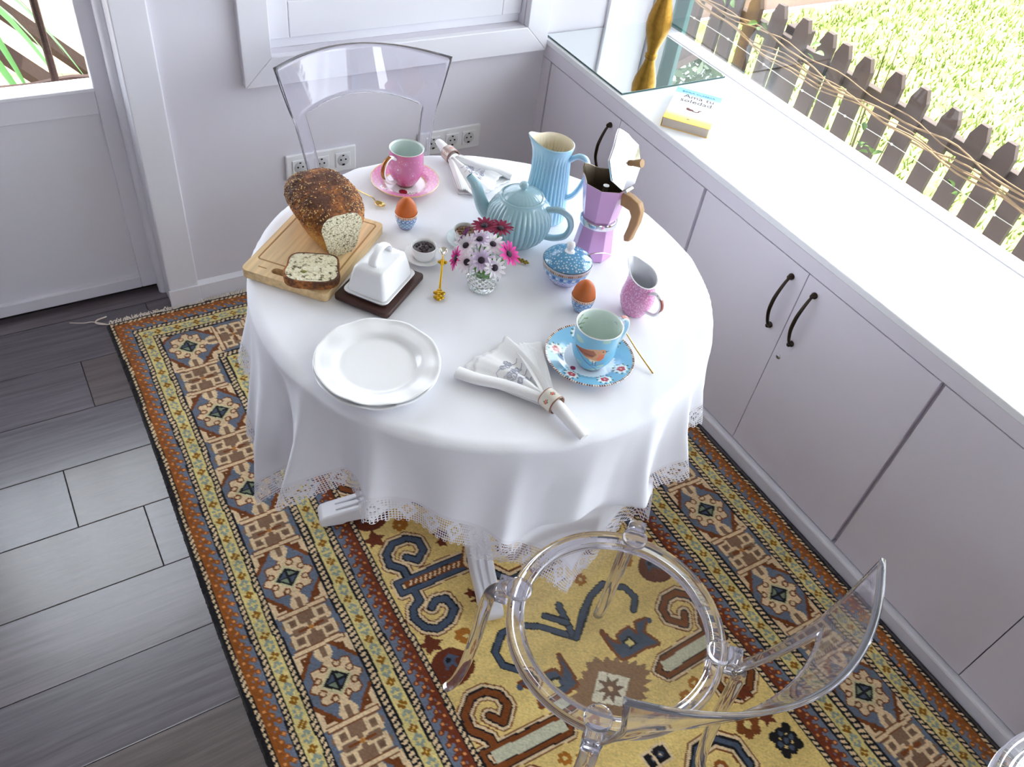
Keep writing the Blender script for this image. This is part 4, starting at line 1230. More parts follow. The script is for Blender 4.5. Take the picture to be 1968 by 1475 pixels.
# ---- pink mug
pm_ = thing('pink_mug', 'pink floral mug with gold handle standing on the pink saucer', 'mug', (-.818, -.699, Z0 + .0062))
def pmr(t): return .0215 + .0165 * math.sin(min(1, t / .5) * PI / 2) - .0022 * max(0, (t - .5) / .5) ** 1.2
po = ob('body', MB().lathe([(0, .002), (.018, .001), (.020, 0), (.0215, .002)] + [(pmr(k / 90), .002 + .084 * k / 90) for k in range(1, 91)], 400), M_paint, pm_)
def pmug(th, r, z):
    c = np.zeros((len(z), 3)); c[:] = S(206, 118, 166)
    X = th * 37; Y = z * 1000
    rr_ = np.random.RandomState(5)
    for k in range(120):
        cx, cy, s = rr_.uniform(-116, 116), rr_.uniform(6, 82), rr_.uniform(1.0, 2.6)
        d = np.hypot((X - cx), Y - cy); a = np.arctan2(Y - cy, X - cx)
        c[d < s * (.7 + .3 * np.cos(a * 5))] = S(232, 164, 206)
    for cx, cy, s in ((-92, 52, 10), (-60, 40, 8), (-110, 30, 8), (-76, 68, 6)):
        d = np.hypot((X - cx), Y - cy); a = np.arctan2(Y - cy, X - cx)
        c[(d < s) & (np.cos(a * 12) > .2)] = S(226, 150, 204); c[d < s * .2] = S(240, 214, 226)
    c[z < .007] = S(132, 34, 52)
    c[z > .0845] = S(236, 212, 170)
    return c
spin_paint(po, pmug)
ob('inside', MB().lathe([(.0372, .086), (.0362, .0868), (.0352, .0858)] + [(pmr(k / 40) - .0026, .003 + .083 * k / 40) for k in range(39, 2, -1)] + [(.018, .006), (0, .006)], 96), M_porc_in, pm_)
hd = ob('handle', radial([(.0345, .073), (.052, .083), (.068, .074), (.072, .053), (.062, .033), (.047, .021), (.030, .018)], rad(-156), .0052, .0040), M_porc, pm_)
ob('gold_band', radial([(.053, .0855), (.0675, .0785), (.0745, .062), (.0738, .049), (.067, .0385)], rad(-156), .0046, .0026), mat('copper_gold_lustre', S(176, 118, 74), rough=.25, metal=.8), hd)

# ---- two stacked dinner plates
def plate(z, x, y, rz, label):
    R = .1055
    lob = lambda t: 1 + .012 * np.abs(np.sin(t * 5)) + .007 * np.cos(t * 10)
    def fn(t, r, z_):
        k = np.clip((r - .065) / .035, 0, 1)
        return r * (1 + (lob(t) - 1.006) * k), z_ + .0012 * k * np.cos(t * 10)
    prof = [(0, .002), (.055, .002), (.058, 0), (.062, .0015), (.072, .0065), (.090, .0125), (R - .001, .0165), (R, .0175), (R - .001, .0183), (.101, .0175), (.099, .0162), (.092, .0150), (.080, .0128), (.072, .0105), (.067, .006), (.063, .0045), (.058, .0042), (0, .0042)]
    o = ob('dinner_plate', MB().lathe(prof, 200, fn), M_porc, loc=(x, y, z), rz=rz, ang=60)
    tag(o, label, 'plate', 'white scalloped plates')
plate(Z0, -1.1085, -1.203, rad(14), 'lower white scalloped plate of the stacked pair')
plate(Z0 + .0068, -1.106, -1.201, rad(3), 'upper white scalloped plate of the stacked pair, left of the napkin')

# ---- bread board, loaf and slice
def board_mat(name, c, sc_=1.):
    m, t, p = newmat(name)
    tc = t.n('ShaderNodeTexCoord'); mp = t.n('ShaderNodeMapping'); mp.inputs['Scale'].default_value = (4, 60, 60)
    t.l(tc.outputs['Object'], mp.inputs[0])
    nz = t.n('ShaderNodeTexNoise', i_Scale=1.6, i_Detail=6.0, i_Distortion=.4); t.l(mp.outputs[0], nz.inputs['Vector'])
    cr = t.n('ShaderNodeValToRGB'); cr.color_ramp.elements[0].position = .3; cr.color_ramp.elements[1].position = .7
    cr.color_ramp.elements[0].color = (*[x * .8 for x in c], 1); cr.color_ramp.elements[1].color = (*[min(1, x * 1.1) for x in c], 1)
    t.l(nz.outputs[0], cr.inputs[0]); t.l(cr.outputs[0], p.inputs['Base Color']); p.inputs['Roughness'].default_value = .5
    return m
M_beech = board_mat('pale_beech', S(236, 204, 154))
M_beech_d = mat('routed_beech', S(176, 134, 82), rough=.6)
M_ebony = board_mat('dark_rosewood', S(66, 34, 26))
bl, bw_, bh = .2535, .174, .018
bd = thing('cutting_board', 'pale wooden cutting board with juice groove under the bread', 'cutting board', (-1.083, -.857, Z0), rad(41.6))
# board with a real grip slot: outline minus slot, built from strips (local x = long axis, handle end at -x)
def rr_poly(x0, x1, y0, y1, r, k=6):
    out = []
    for cx, cy, a0 in ((x1 - r, y1 - r, 0), (x0 + r, y1 - r, 90), (x0 + r, y0 + r, 180), (x1 - r, y0 + r, 270)):
        for i in range(k + 1):
            a = rad(a0 + 90 * i / k); out.append((cx + r * math.cos(a), cy + r * math.sin(a)))
    return out
bmh = bmesh.new()
outer = [bmh.verts.new((x, y, bh)) for x, y in rr_poly(-bl / 2, bl / 2, -bw_ / 2, bw_ / 2, .012)]
slot = [bmh.verts.new((x, y, bh)) for x, y in rr_poly(-bl / 2 + .014, -bl / 2 + .031, -.034, .034, .0084)]
eds = [bmh.edges.new((l[i], l[(i + 1) % len(l)])) for l in (outer, slot) for i in range(len(l))]
bmesh.ops.triangle_fill(bmh, edges=eds, use_beauty=True)
geo = bmesh.ops.extrude_face_region(bmh, geom=list(bmh.faces))
bmesh.ops.translate(bmh, verts=[v for v in geo['geom'] if isinstance(v, bmesh.types.BMVert)], vec=(0, 0, -bh))
bmesh.ops.recalc_face_normals(bmh, faces=bmh.faces)
me = bpy.data.meshes.new('board'); bmh.to_mesh(me); bmh.free(); me.materials.append(M_beech)
bo = link('board', me, bd)
md = bo.modifiers.new('bevel', 'BEVEL'); md.width = .002; md.segments = 2; md.limit_method = 'ANGLE'
gpts = rr_poly(-bl / 2 + .042, bl / 2 - .012, -bw_ / 2 + .012, bw_ / 2 - .012, .006)
ob('juice_groove', MB().tube([(x, y, bh - .0006) for x, y in gpts + gpts[:1]], (.0012, .0026) if False else [(.0010, .0024)] * (len(gpts) + 1), 8, cap=False), M_beech_d, bd)
ob('brand_mark', MB().box(-bl / 2 + .020, -bl / 2 + .0225, .045, .062, bh - .0003, bh + .0002), M_beech_d, bd, ang=None)

def crumb_material():
    m, t, p = newmat('seeded_crumb')
    tc = t.n('ShaderNodeTexCoord')
    vo = t.n('ShaderNodeTexVoronoi', i_Scale=260.0); t.l(tc.outputs['Object'], vo.inputs['Vector'])
    mpn = t.n('ShaderNodeMapping'); mpn.inputs['Scale'].default_value = (1, 1.0, 2.2); t.l(tc.outputs['Object'], mpn.inputs[0])
    nz = t.n('ShaderNodeTexNoise', i_Scale=150.0, i_Detail=4.0); t.l(mpn.outputs[0], nz.inputs['Vector'])
    cr = t.n('ShaderNodeValToRGB'); e = cr.color_ramp.elements
    e[0].position = .34; e[0].color = (*S(92, 84, 58), 1); e[1].position = .46; e[1].color = (*S(224, 214, 180), 1)
    ne = e.new(.62); ne.color = (*S(240, 234, 208), 1)
    t.l(nz.outputs[0], cr.inputs[0]); t.l(cr.outputs[0], p.inputs['Base Color'])
    p.inputs['Roughness'].default_value = .9
    bp = t.n('ShaderNodeBump', i_Strength=.8, i_Distance=.002); t.l(vo.outputs['Distance'], bp.inputs['Height']); t.l(bp.outputs[0], p.inputs['Normal'])
    return m
def crust_material(bias):
    m, t, p = newmat('seeded_crust')
    tc = t.n('ShaderNodeTexCoord')
    nz = t.n('ShaderNodeTexNoise', i_Scale=22.0, i_Detail=6.0); t.l(tc.outputs['Object'], nz.inputs['Vector'])
    sp_ = t.n('ShaderNodeSeparateXYZ'); t.l(tc.outputs['Object'], sp_.inputs[0])
    n2 = t.n('ShaderNodeTexNoise', i_Scale=170.0, i_Detail=3.0); t.l(tc.outputs['Object'], n2.inputs['Vector'])
    ad = t.n('ShaderNodeMath', operation='ADD'); t.l(nz.outputs[0], ad.inputs[0])
    mz = t.n('ShaderNodeMath', operation='MULTIPLY_ADD'); mz.inputs[1].default_value = 4.5; mz.inputs[2].default_value = bias; t.l(sp_.outputs[2], mz.inputs[0]); t.l(mz.outputs[0], ad.inputs[1])
    a2 = t.n('ShaderNodeMath', operation='MULTIPLY_ADD'); a2.inputs[1].default_value = .5; a2.inputs[2].default_value = -.25; t.l(n2.outputs[0], a2.inputs[0])
    a3 = t.n('ShaderNodeMath', operation='ADD'); t.l(ad.outputs[0], a3.inputs[0]); t.l(a2.outputs[0], a3.inputs[1])
    cr = t.n('ShaderNodeValToRGB'); e = cr.color_ramp.elements
    e[0].position = .35; e[0].color = (*S(208, 150, 72), 1); e[1].position = .78; e[1].color = (*S(84, 48, 30), 1)
    ne = e.new(.55); ne.color = (*S(172, 104, 44), 1)
    t.l(a3.outputs[0], cr.inputs[0]); t.l(cr.outputs[0], p.inputs['Base Color']); p.inputs['Roughness'].default_value = .75
    bp = t.n('ShaderNodeBump', i_Strength=.7, i_Distance=.003); t.l(n2.outputs[0], bp.inputs['Height']); t.l(bp.outputs[0], p.inputs['Normal'])
    return m
M_crumb, M_crust, M_crust2 = crumb_material(), crust_material(-.22), crust_material(.16)
M_seed = [mat('pale_sesame', S(222, 178, 110), rough=.5), mat('dark_flax_seed', S(92, 50, 28), rough=.4)]
# loaf: local x across, y along (cut face at -y end), z up
lf = thing('bread_loaf', 'seeded bread loaf with a cut end on the cutting board', 'bread', (-1.047, -.905, Z0 + bh + .0006), rad(4))
def loaf_sec(t, k=48):
    """closed outline of the loaf at length fraction t (0 cut end, 1 far end)"""
    swell = 1 + .62 * math.sin(PI * min(1, t * 1.0) ** .75)
    end = math.sqrt(max(0, 1 - max(0, (t - .62) / .38) ** 2.6))
    out = []
    for i in range(k):
        a = 2 * PI * i / k
        c, s = math.cos(a), math.sin(a)
        x = .0355 * math.copysign(abs(c) ** .48, c); z = .047 * math.copysign(abs(s) ** .62, s) + .047
        top = max(0, min(1, (z - .045) / .05))
        x *= (.86 + .22 * min(1, z / .06)) * (1 + .10 * math.sin(PI * top))
        x *= (.92 + (swell - .92) * (.45 + .55 * min(1, z / .07)))
        z *= (.97 + .22 * math.sin(PI * t * .85))
        x *= end; z = .047 * (1 - end) * .9 + z * end if t > .62 else z
        out.append((x, z))
    return out
nl, kl = 40, 48
X = np.zeros((nl, kl + 1, 3))
for i in range(nl):
    t = i / (nl - 1); sec = loaf_sec(min(t, .9985))
    for j in range(kl + 1):
        x, z = sec[j % kl]
        nzv = .0016 * math.sin(i * 1.7 + j * .9) * math.sin(j * 1.3 + i * .4)
        X[i, j] = (x * (1 + nzv * 12), t * .178, max(0.0, z * (1 + nzv * 6)))
crust = ob('crust', MB().grid(X), M_crust, lf, ang=70, weld=True)
sec0 = [(X[0, j, 0], X[0, j, 2]) for j in range(kl)]
v = [(x, 0, z) for x, z in sec0] + [(x * .72, -.0012, .047 + (z - .047) * .72) for x, z in sec0] + [(x * .35, -.0006, .047 + (z - .047) * .35) for x, z in sec0] + [(0, -.0014, .047)]
f = []
for ring_ in range(2):
    for j in range(kl):
        f.append((ring_ * kl + j, ring_ * kl + (j + 1) % kl, (ring_ + 1) * kl + (j + 1) % kl, (ring_ + 1) * kl + j))
for j in range(kl): f.append((2 * kl + j, 2 * kl + (j + 1) % kl, 3 * kl))
ob('cut_face', MB().add(v, f), M_crumb, lf, ang=70)
def seeds_on(pts, nrm, m_idx, cnt, parent, name, L_=.0042):
    mb = MB(); base = MB().ell((0, 0, 0), (.5, .26, .16), 6, 4)
    for _ in range(cnt):
        k = random.randrange(len(pts)); p, n_ = pts[k], nrm[k]
        q = n_.to_track_quat('Z', 'Y').to_matrix() @ Matrix.Rotation(random.random() * 6.28, 3, 'Z')
        s = L_ * random.uniform(.7, 1.15)
        mb.add([p + q @ (Vector(w_) * s) for w_ in base.v], base.f)
    o = ob(name, mb, M_seed[m_idx], parent); o['kind'] = 'stuff'
pts, nrm = [], []
for i in range(1, nl - 1):
    for j in range(kl):
        a0, b0, c0_, d0 = (Vector(X[i, j]), Vector(X[i + 1, j]), Vector(X[i + 1, j + 1]), Vector(X[i, j + 1]))
        nn = (b0 - a0).cross(d0 - a0)
        if nn.length < 1e-9 or a0.z < .012: continue
        nn.normalize()
        if nn.dot(a0 - Vector((0, a0.y, .045))) < 0: nn = -nn
        for _ in range(2):
            u_, v_ = random.random(), random.random()
            pts.append(a0.lerp(b0, u_).lerp(d0.lerp(c0_, u_), v_) + nn * .0003); nrm.append(nn)
seeds_on(pts, nrm, 0, 1300, lf, 'pale_seeds')
up_ = [k for k in range(len(pts)) if pts[k].z > .05]
seeds_on([pts[k] for k in up_], [nrm[k] for k in up_], 1, 1300, lf, 'dark_seeds', .0044)
# slice lying flat
sl = thing('bread_slice', 'cut slice of seeded bread lying flat on the cutting board', 'bread slice', (-1.1195, -.9385, Z0 + bh + .0008), rad(-27))
out = []
for i in range(56):
    a = 2 * PI * i / 56; c, s = math.cos(a), math.sin(a)
    x = .0470 * math.copysign(abs(c) ** .45, c); y = .0415 * math.copysign(abs(s) ** .5, s)
    if y < 0: x *= 1.08; y *= 1.02 + .12 * math.cos(x * 30)
    out.append((x, y))
ins = [(x * .93, y * .93) for x, y in out]
nS = len(out)
cr_ = MB().add([(x, y, 0) for x, y in out] + [(x * 1.015, y * 1.015, .008) for x, y in out] + [(x, y, .0160) for x, y in out] + [(x, y, .0163) for x, y in ins], [tuple(range(nS))[::-1]] + [(k * nS + i, k * nS + (i + 1) % nS, (k + 1) * nS + (i + 1) % nS, (k + 1) * nS + i) for k in range(3) for i in range(nS)])
ob('crust', cr_, M_crust2, sl, ang=60)
ob('crumb', MB().add([(x, y, .0162) for x, y in ins] + [(x * .5, y * .5, .0170) for x, y in ins] + [(0, 0, .0167)], [(i, (i + 1) % nS, nS + (i + 1) % nS, nS + i) for i in range(nS)] + [(nS + i, nS + (i + 1) % nS, 2 * nS) for i in range(nS)]), M_crumb, sl, ang=60)
ob('pumpkin_seed', MB().ell((-.014, -.018, .0177), (.0065, .0034, .0012), 12, 6), mat('pumpkin_seed_green', S(128, 132, 62), rough=.5), sl)

# ---- butter dish on a dark wooden tray
ty = thing('wooden_tray', 'small dark wooden tray under the white butter dish', 'tray', (-1.0155, -1.0065, Z0), rad(36.2))
ob('tray_board', MB().prism(rr_poly(-.0715, .0715, -.0565, .0565, .008), .004, .014), M_ebony, ty, ang=30, bevel=.002)
for sx in (-1, 1):
    for sy in (-1, 1):
        ob('foot', MB().box(sx * .055 - .010, sx * .055 + .010, sy * .042 - .010, sy * .042 + .010, 0, .0039), M_ebony, ty, ang=None)
bt = thing('butter_dish', 'white ceramic butter dish with arched handle on the dark tray', 'butter dish', (-1.0155, -1.0065, Z0 + .0145), rad(36.2))
def loft(levels, k=5):
    mb = MB(); rings = []
    for hx, hy, r, z in levels:
        rings.append([(x, y, z) for x, y in rr_poly(-hx, hx, -hy, hy, r, k)])
    m_ = len(rings[0]); v = [p for r_ in rings for p in r_]
    f = [(i * m_ + j, i * m_ + (j + 1) % m_, (i + 1) * m_ + (j + 1) % m_, (i + 1) * m_ + j) for i in range(len(rings) - 1) for j in range(m_)]
    f.append(tuple((len(rings) - 1) * m_ + j for j in range(m_))); f.append(tuple(range(m_))[::-1])
    return mb.add(v, f)
ob('base_plate', loft([(.050, .036, .010, 0), (.058, .0435, .012, .003), (.0605, .046, .013, .008), (.0595, .045, .012, .0095), (.0575, .043, .012, .0078)]), M_porc, bt, ang=50)
cov = ob('cover', loft([(.0535, .0395, .008, .0082), (.0525, .0388, .008, .016), (.0475, .0335, .008, .044), (.0452, .0312, .008, .0535), (.043, .0290, .007, .0572), (.038, .024, .006, .0592), (.018, .011, .004, .0605)]), M_porc, bt, ang=50)
hpts = smooth_path([(-.027, 0, .058), (-.028, 0, .067), (-.020, 0, .078), (0, 0, .083), (.020, 0, .078), (.028, 0, .067), (.027, 0, .058)], 5)
ob('handle', MB().tube(hpts, [(.0085, .0035)] * len(hpts), 14, up=(0, 1, 0)), M_porc, cov)

# ---- ramekins with jam
M_jam = mat('dark_berry_jam', S(40, 10, 14), rough=.22, coat=.2, bump=.6, bscale=90.)
M_jam2 = mat('amber_marmalade', S(128, 84, 44), rough=.12, coat=.6, bump=.8, bscale=90.)
def ramekin(x, y, sm, lab_s, lab_r, jam):
    s = ob('small_saucer', MB().lathe([(0, .003), (.020, .003), (.021, 0), (.0235, .001), (.032, .006), (.0395, .009), (.0398, .0098), (.039, .0102), (.032, .0078), (.024, .0046), (0, .0042)], 64), sm, loc=(x, y, Z0))
    tag(s, lab_s, 'saucer', 'small jam saucers')
    r = thing('ramekin', lab_r, 'ramekin', (x - .001, y, Z0 + .0046), group='white jam ramekins')
    ob('pot', MB().lathe([(0, .001), (.019, 0), (.0215, .002), (.0238, .012), (.0248, .0235), (.0252, .0255), (.0245, .0265), (.0236, .0255), (.0225, .0235), (.0205, .006), (0, .004)], 64), M_porc, r)
    jm = MB(); nb = 26
    jm.lathe([(.0222, .0195), (.018, .0205), (.009, .0208), (0, .0212)], 40)
    jo = ob('jam', jm, jam, r)
    bb = MB()
    for k in range(nb):
        a, q = random.random() * 6.28, .017 * math.sqrt(random.random())
        bb.ell((q * math.cos(a), q * math.sin(a), .0212), (.003, .0028, .0024), 8, 6)
    b2 = ob('fruit_pieces', bb, jam, jo); b2['kind'] = 'stuff'
ramekin(-.895, -.948, M_porc, 'small white saucer under the dark jam ramekin beside the butter dish', 'white ramekin of dark berry jam beside the butter dish', M_jam)
ramekin(-.792, -.930, mat('pale_glass_blue_porcelain', S(222, 236, 240), rough=.12, coat=.5), 'small pale saucer half hidden behind the flowers', 'white ramekin of amber jam half hidden behind the flowers', M_jam2)

# ---- spoons
def spoon(name, label, bowl, tip, m, zb=.0, zt=.0, w_=.0088, L_=.0135, fancy=None, bowl_m=None, dz=0.):
    B, Tt = Vector((*bowl, 0)), Vector((*tip, 0)); d = Tt - B; Ln = d.length; ang = math.atan2(d.y, d.x)
    s = thing(name, label, 'spoon', (B.x, B.y, Z0 + dz), ang, 'small coffee spoons')
    X = np.zeros((13, 9, 3))
    for i in range(13):
        for j in range(9):
            u_, v_ = -1 + 2 * i / 12, -1 + 2 * j / 8
            hwid = w_ * math.sqrt(max(0, 1 - u_ * u_)) * (1 - .18 * u_)
            X[i, j] = (u_ * L_, v_ * hwid, zb + .0055 - .0045 * (1 - u_ * u_) * (1 - v_ * v_) + (.0006 if True else 0))
    ob('spoon_bowl', MB().grid(X), bowl_m or m, s, solid=.0011)
    P3 = smooth_path([(L_ * .94, 0, zb + .0058), (L_ + .012, 0, zb + .010), (Ln * .55, 0, (zb + zt) / 2 + .0065), (Ln, 0, zt + .0022)], 6); q = len(P3)
    ob('spoon_handle', MB().tube(P3, [(.0009, .0014 + .0012 * (i / (q - 1)) ** 2) for i in range(q)], 10), m, s)
    if fancy:
        for (t, sc_) in fancy:
            fb = MB()
            c = (L_ + (Ln - L_) * t, 0, zb + (zt - zb) * t + .0045)
            for dx, dy in ((0, .0042), (0, -.0042), (.0042, 0), (-.0042, 0), (0, 0)):
                fb.ell((c[0] + dx * sc_, c[1] + dy * sc_, c[2]), (.0036 * sc_, .0036 * sc_, .0022 * sc_), 10, 6)
            ob('ornament', fb, m, s)
    return s
spoon('coffee_spoon', 'thin gold spoon between the loaf and the pink saucer', (-.902, -.752), (-.934, -.662), M_goldspoon)
spoon('coffee_spoon', 'thin gold spoon leaning on the blue saucer, right of the bird mug', (-.672, -1.292), (-.664, -1.404), M_goldspoon, zb=.020, zt=.0)
spoon('jam_spoon', 'yellow gold spoon with blossom ornaments in front of the jam ramekin', (-.860, -.963), (-.924, -1.070), M_yellowgold, zb=.012, zt=.0, w_=.0085, L_=.014, fancy=((.16, 1.25), (.92, 1.5), (1.02, 1.35)), bowl_m=M_silver)
spoon('jam_spoon', 'gold spoon handle sticking out right of the flower glass', (-.775, -.966), (-.713, -1.040), mat('olive_gold', S(150, 128, 50), rough=.3, metal=.8), zb=.011, zt=.0, fancy=((.78, .9), (.9, .9), (1.0, .9)))

# ---- napkins in rings
M_napkin = mat('white_linen_napkin', S(240, 239, 240), rough=.9, sheen=.2, bump=.15, bscale=700.)
M_embr = mat('shaded_embroidery', S(188, 188, 202), rough=.8)  # thread colour darkened to shade the stitches against the white linen
def napkin(label, ring_label, ring_p, axis, fanL, fan0, fan1, tipL, lift, ringmat, seed, tipz=0.):
    r_ = random.Random(seed); surf = {}
    s = thing('napkin', label, 'napkin', (ring_p[0], ring_p[1], Z0), axis, 'white napkins in ceramic rings')
    # fan layers: local +x towards the fan
    def sheet(a0, a1, L0, L1, z_in, z_out, pleats, amp, ph, nm, kick=0.):
        na, nb = 34, 26; X = np.zeros((na, nb, 3))
        for i in range(na):
            q = i / (na - 1); a = a0 + (a1 - a0) * q
            L_ = (L0 + (L1 - L0) * q) * (1 + .035 * math.sin(q * 9 + ph) + .012 * math.sin(q * 46))
            for j in range(nb):
                t = j / (nb - 1); rr = .012 + (L_ - .012) * t
                sq = .010 * (1 - t) * (q - .5) * 2
                pl = amp * (math.sin(q * PI * pleats + ph) * .5 + .5) * (.35 + .65 * math.sin(PI * min(1, t * .9 + .1)))
                crv = kick * t * t
                X[i, j] = (rr * math.cos(a + crv), rr * math.sin(a + crv) + sq, max(.0008, z_in + (z_out - z_in) * t ** .6 + pl * (1 - .25 * t)))
        o_ = ob(nm, MB().grid(X), M_napkin, s, ang=80, solid=.0012)
        surf[nm] = X
        return o_
    sheet(fan0, fan1, fanL * .9, fanL * .95, .006, .001, 2.5, .008, .3 + seed, 'lower_fold')
    f2 = sheet(fan0 * .55, fan1 * .98, fanL * 1.0, fanL * .80, .016, .007, 3.2, .013, 1.1 + seed, 'upper_fold', .06)
    sheet(fan0, fan0 * .45, fanL * .78, fanL * .96, .014, .006, 1.4, .012, 2.2 + seed, 'side_fold')
    # rolled hem along one side
    P3 = smooth_path([(-.004, -.002, .016), (fanL * .4, math.sin(fan1) * fanL * .42, .016), (fanL * .75 * math.cos(fan1), fanL * .80 * math.sin(fan1), .012), (fanL * .98 * math.cos(fan1), fanL * 1.0 * math.sin(fan1), .009)], 6)
    ob('rolled_edge', MB().tube(P3, [(.0075, .010 + .003 * i / len(P3)) for i in range(len(P3))], 12), M_napkin, s, ang=80)
    # embroidered sprig on the fold
    e = MB(); XS = surf['upper_fold']
    def on_fold(q, t):
        fi, fj = q * (XS.shape[0] - 1), t * (XS.shape[1] - 1)
        i0, j0 = min(int(fi), XS.shape[0] - 2), min(int(fj), XS.shape[1] - 2); u, v = fi - i0, fj - j0
        p = (XS[i0, j0] * (1 - u) * (1 - v) + XS[i0 + 1, j0] * u * (1 - v) + XS[i0, j0 + 1] * (1 - u) * v + XS[i0 + 1, j0 + 1] * u * v)
        return Vector((p[0], p[1], p[2] + .0011))
    for k in range(13):
        q0, t0 = .30 + .40 * r_.random(), .36 + .38 * r_.random()
        e.tube([on_fold(min(.98, max(.02, q0 + (.085 - .008 * h) * math.cos(h * .8 + k))), min(.98, max(.02, t0 + (.05 - .0045 * h) * math.sin(h * .8 + k)))) for h in range(9)], .0011, 5)
    for k in range(4):
        e.tube([on_fold(.15 + .7 * h / 11, .34 + .11 * k + .02 * math.sin(h * 1.3 + k)) for h in range(12)], .0008, 5)
    eo = ob('embroidery', e, M_embr, f2); eo['kind'] = 'stuff'
    # the pinched tail beyond the ring
    P3 = smooth_path([(.016, 0, .017), (0, 0, .0165), (-.020, 0, .0155 + tipz * .3), (-tipL * .55, .002, .012 + tipz * .6), (-tipL * .85, .004, .008 + tipz * .9), (-tipL, .005, .006 + tipz)], 6); q = len(P3)
    ob('tail', MB().tube(P3, [(.0125 - .006 * (i / (q - 1)), .0140 - .0055 * (i / (q - 1)) ** 1.5) for i in range(q)], 18, up=(0, 0, 1)), M_napkin, s, ang=80)
    rg = ob('napkin_ring', MB().lathe([(.0158, -.014), (.0172, -.0145), (.0178, -.013), (.0178, .013), (.0172, .0145), (.0158, .014), (.0155, 0), (.0158, -.014)], 96, M=Matrix.Rotation(PI / 2, 4, 'Y')), ringmat, loc=(ring_p[0], ring_p[1], Z0 + .0185), rz=axis)
    tag(rg, ring_label, 'napkin ring', 'ceramic napkin rings')
    return s, rg
def ring_paint_mat(base, pal, edge):
    m = attr_mat('floral_ring_glaze', rough=.2, coat=.5); return m
M_ring = attr_mat('floral_ring_glaze', rough=.2, coat=.4)
def paint_ring(rg, base, edge, blooms):
    md = rg.data
    # refine along the width for the painted blossoms
    b_ = bmesh.new(); b_.from_mesh(md); bmesh.ops.subdivide_edges(b_, edges=[e for e in b_.edges if abs(abs(e.verts[0].co.x - e.verts[1].co.x) - .026) < .002], cuts=40, use_grid_fill=True); b_.to_mesh(md); b_.free()
    c0_ = co_of(rg); c = np.zeros((len(c0_), 3)); c[:] = base
    th = np.arctan2(c0_[:, 2], c0_[:, 1]); xx = c0_[:, 0] * 1000; uu = th * 17.8
    c[np.abs(xx) > 12.2] = edge
    for bu, bx in blooms:
        for du, dx, rr, cc in ((0, 0, 2.6, S(206, 84, 78)), (2.6, 1.4, 1.5, S(222, 130, 110)), (-2.4, -1.2, 1.5, S(206, 84, 78)), (1.2, -3, 1.4, S(110, 140, 96)), (-1.4, 3.2, 1.4, S(110, 140, 96)), (4.4, -1, 1.2, S(120, 150, 120)), (-4.2, 1.4, 1.2, S(206, 150, 90)), (0, 0, .9, S(244, 220, 180))):
            c[np.hypot(uu - bu - du, xx - bx - dx) < rr] = cc
    paint(rg, c)
n1, rg1 = napkin('white embroidered napkin fanned out in front, left of the blue saucer', 'cream floral napkin ring on the front napkin', (-.882, -1.398), rad(103), .172, rad(-40), rad(26), .084, 0, M_ring, 1)
paint_ring(rg1, S(226, 218, 206), S(150, 110, 90), [(28, 0), (8, -1), (46, 1), (-12, 0), (-40, 0)])
n2, rg2 = napkin('white embroidered napkin lying at the far side of the table beside the pink mug', 'brownish floral napkin ring on the far napkin', (-.678, -.642), rad(-86), .155, rad(-24), rad(36), .062, 0, M_ring, 4, tipz=.012)
paint_ring(rg2, S(190, 168, 158), S(140, 110, 100), [(28, 0), (8, -1), (46, 1), (-12, 0), (-40, 0)])

# ---- cut crystal tumbler with daisies
GL = (-.831, -1.069)
M_crystal, t_, p_ = newmat('cut_crystal'); p_.inputs['Transmission Weight'].default_value = 1.; p_.inputs['Roughness'].default_value = .02; p_.inputs['IOR'].default_value = 1.5; p_.inputs['Base Color'].default_value = (.96, .99, .98, 1)
gt = thing('crystal_tumbler', 'cut crystal tumbler holding the daisies in the middle of the table', 'glass', (GL[0], GL[1], Z0))
def cuts(t, r, z):
    k = np.clip((z - .004) / .006, 0, 1) * np.clip((.052 - z) / .006, 0, 1)
    d = np.abs(np.sin(t * 9 + z * 260)) * np.abs(np.sin(t * 9 - z * 260))
    return r + k * (.0022 * d - .001), z
pr = [(0, .0005), (.0235, 0), (.0255, .002)] + [(.0255 + .0125 * (k / 40) ** .9, .002 + .054 * k / 40) for k in range(1, 41)]
ob('tumbler', MB().lathe(pr + [(.0376, .0572), (.0364, .0568)], 216, cuts).lathe([(.0364, .0568), (.0350, .045), (.0305, .02), (.0265, .012), (0, .010)], 96), M_crystal, gt, ang=25)
M_water, t_, p_ = newmat('water'); p_.inputs['Transmission Weight'].default_value = 1.; p_.inputs['Roughness'].default_value = 0.; p_.inputs['IOR'].default_value = 1.33
M_stem = mat('flower_stem_green', S(104, 160, 72), rough=.5, var=.2, vscale=60.)
M_discd = mat('dark_daisy_eye', S(38, 22, 40), rough=.6, bump=.6, bscale=500.)
def petal_mat(name, c0_, c1, c2):
    m, t, p = newmat(name)
    a = t.n('ShaderNodeUVMap', uv_map='UVMap'); sp_ = t.n('ShaderNodeSeparateXYZ'); t.l(a.outputs[0], sp_.inputs[0])
    cr = t.n('ShaderNodeValToRGB'); e = cr.color_ramp.elements; e[0].color = (*c0_, 1); e[1].color = (*c2, 1); ne = e.new(.5); ne.color = (*c1, 1)
    t.l(sp_.outputs[0], cr.inputs[0]); t.l(cr.outputs[0], p.inputs['Base Color']); p.inputs['Roughness'].default_value = .6
    tl = t.n('ShaderNodeBsdfTranslucent'); t.l(cr.outputs[0], tl.inputs[0]); mx = t.n('ShaderNodeMixShader'); mx.inputs[0].default_value = .2
    t.l(p.outputs[0], mx.inputs[1]); t.l(tl.outputs[0], mx.inputs[2]); t.l(mx.outputs[0], t.t.nodes['Material Output'].inputs[0])
    return m
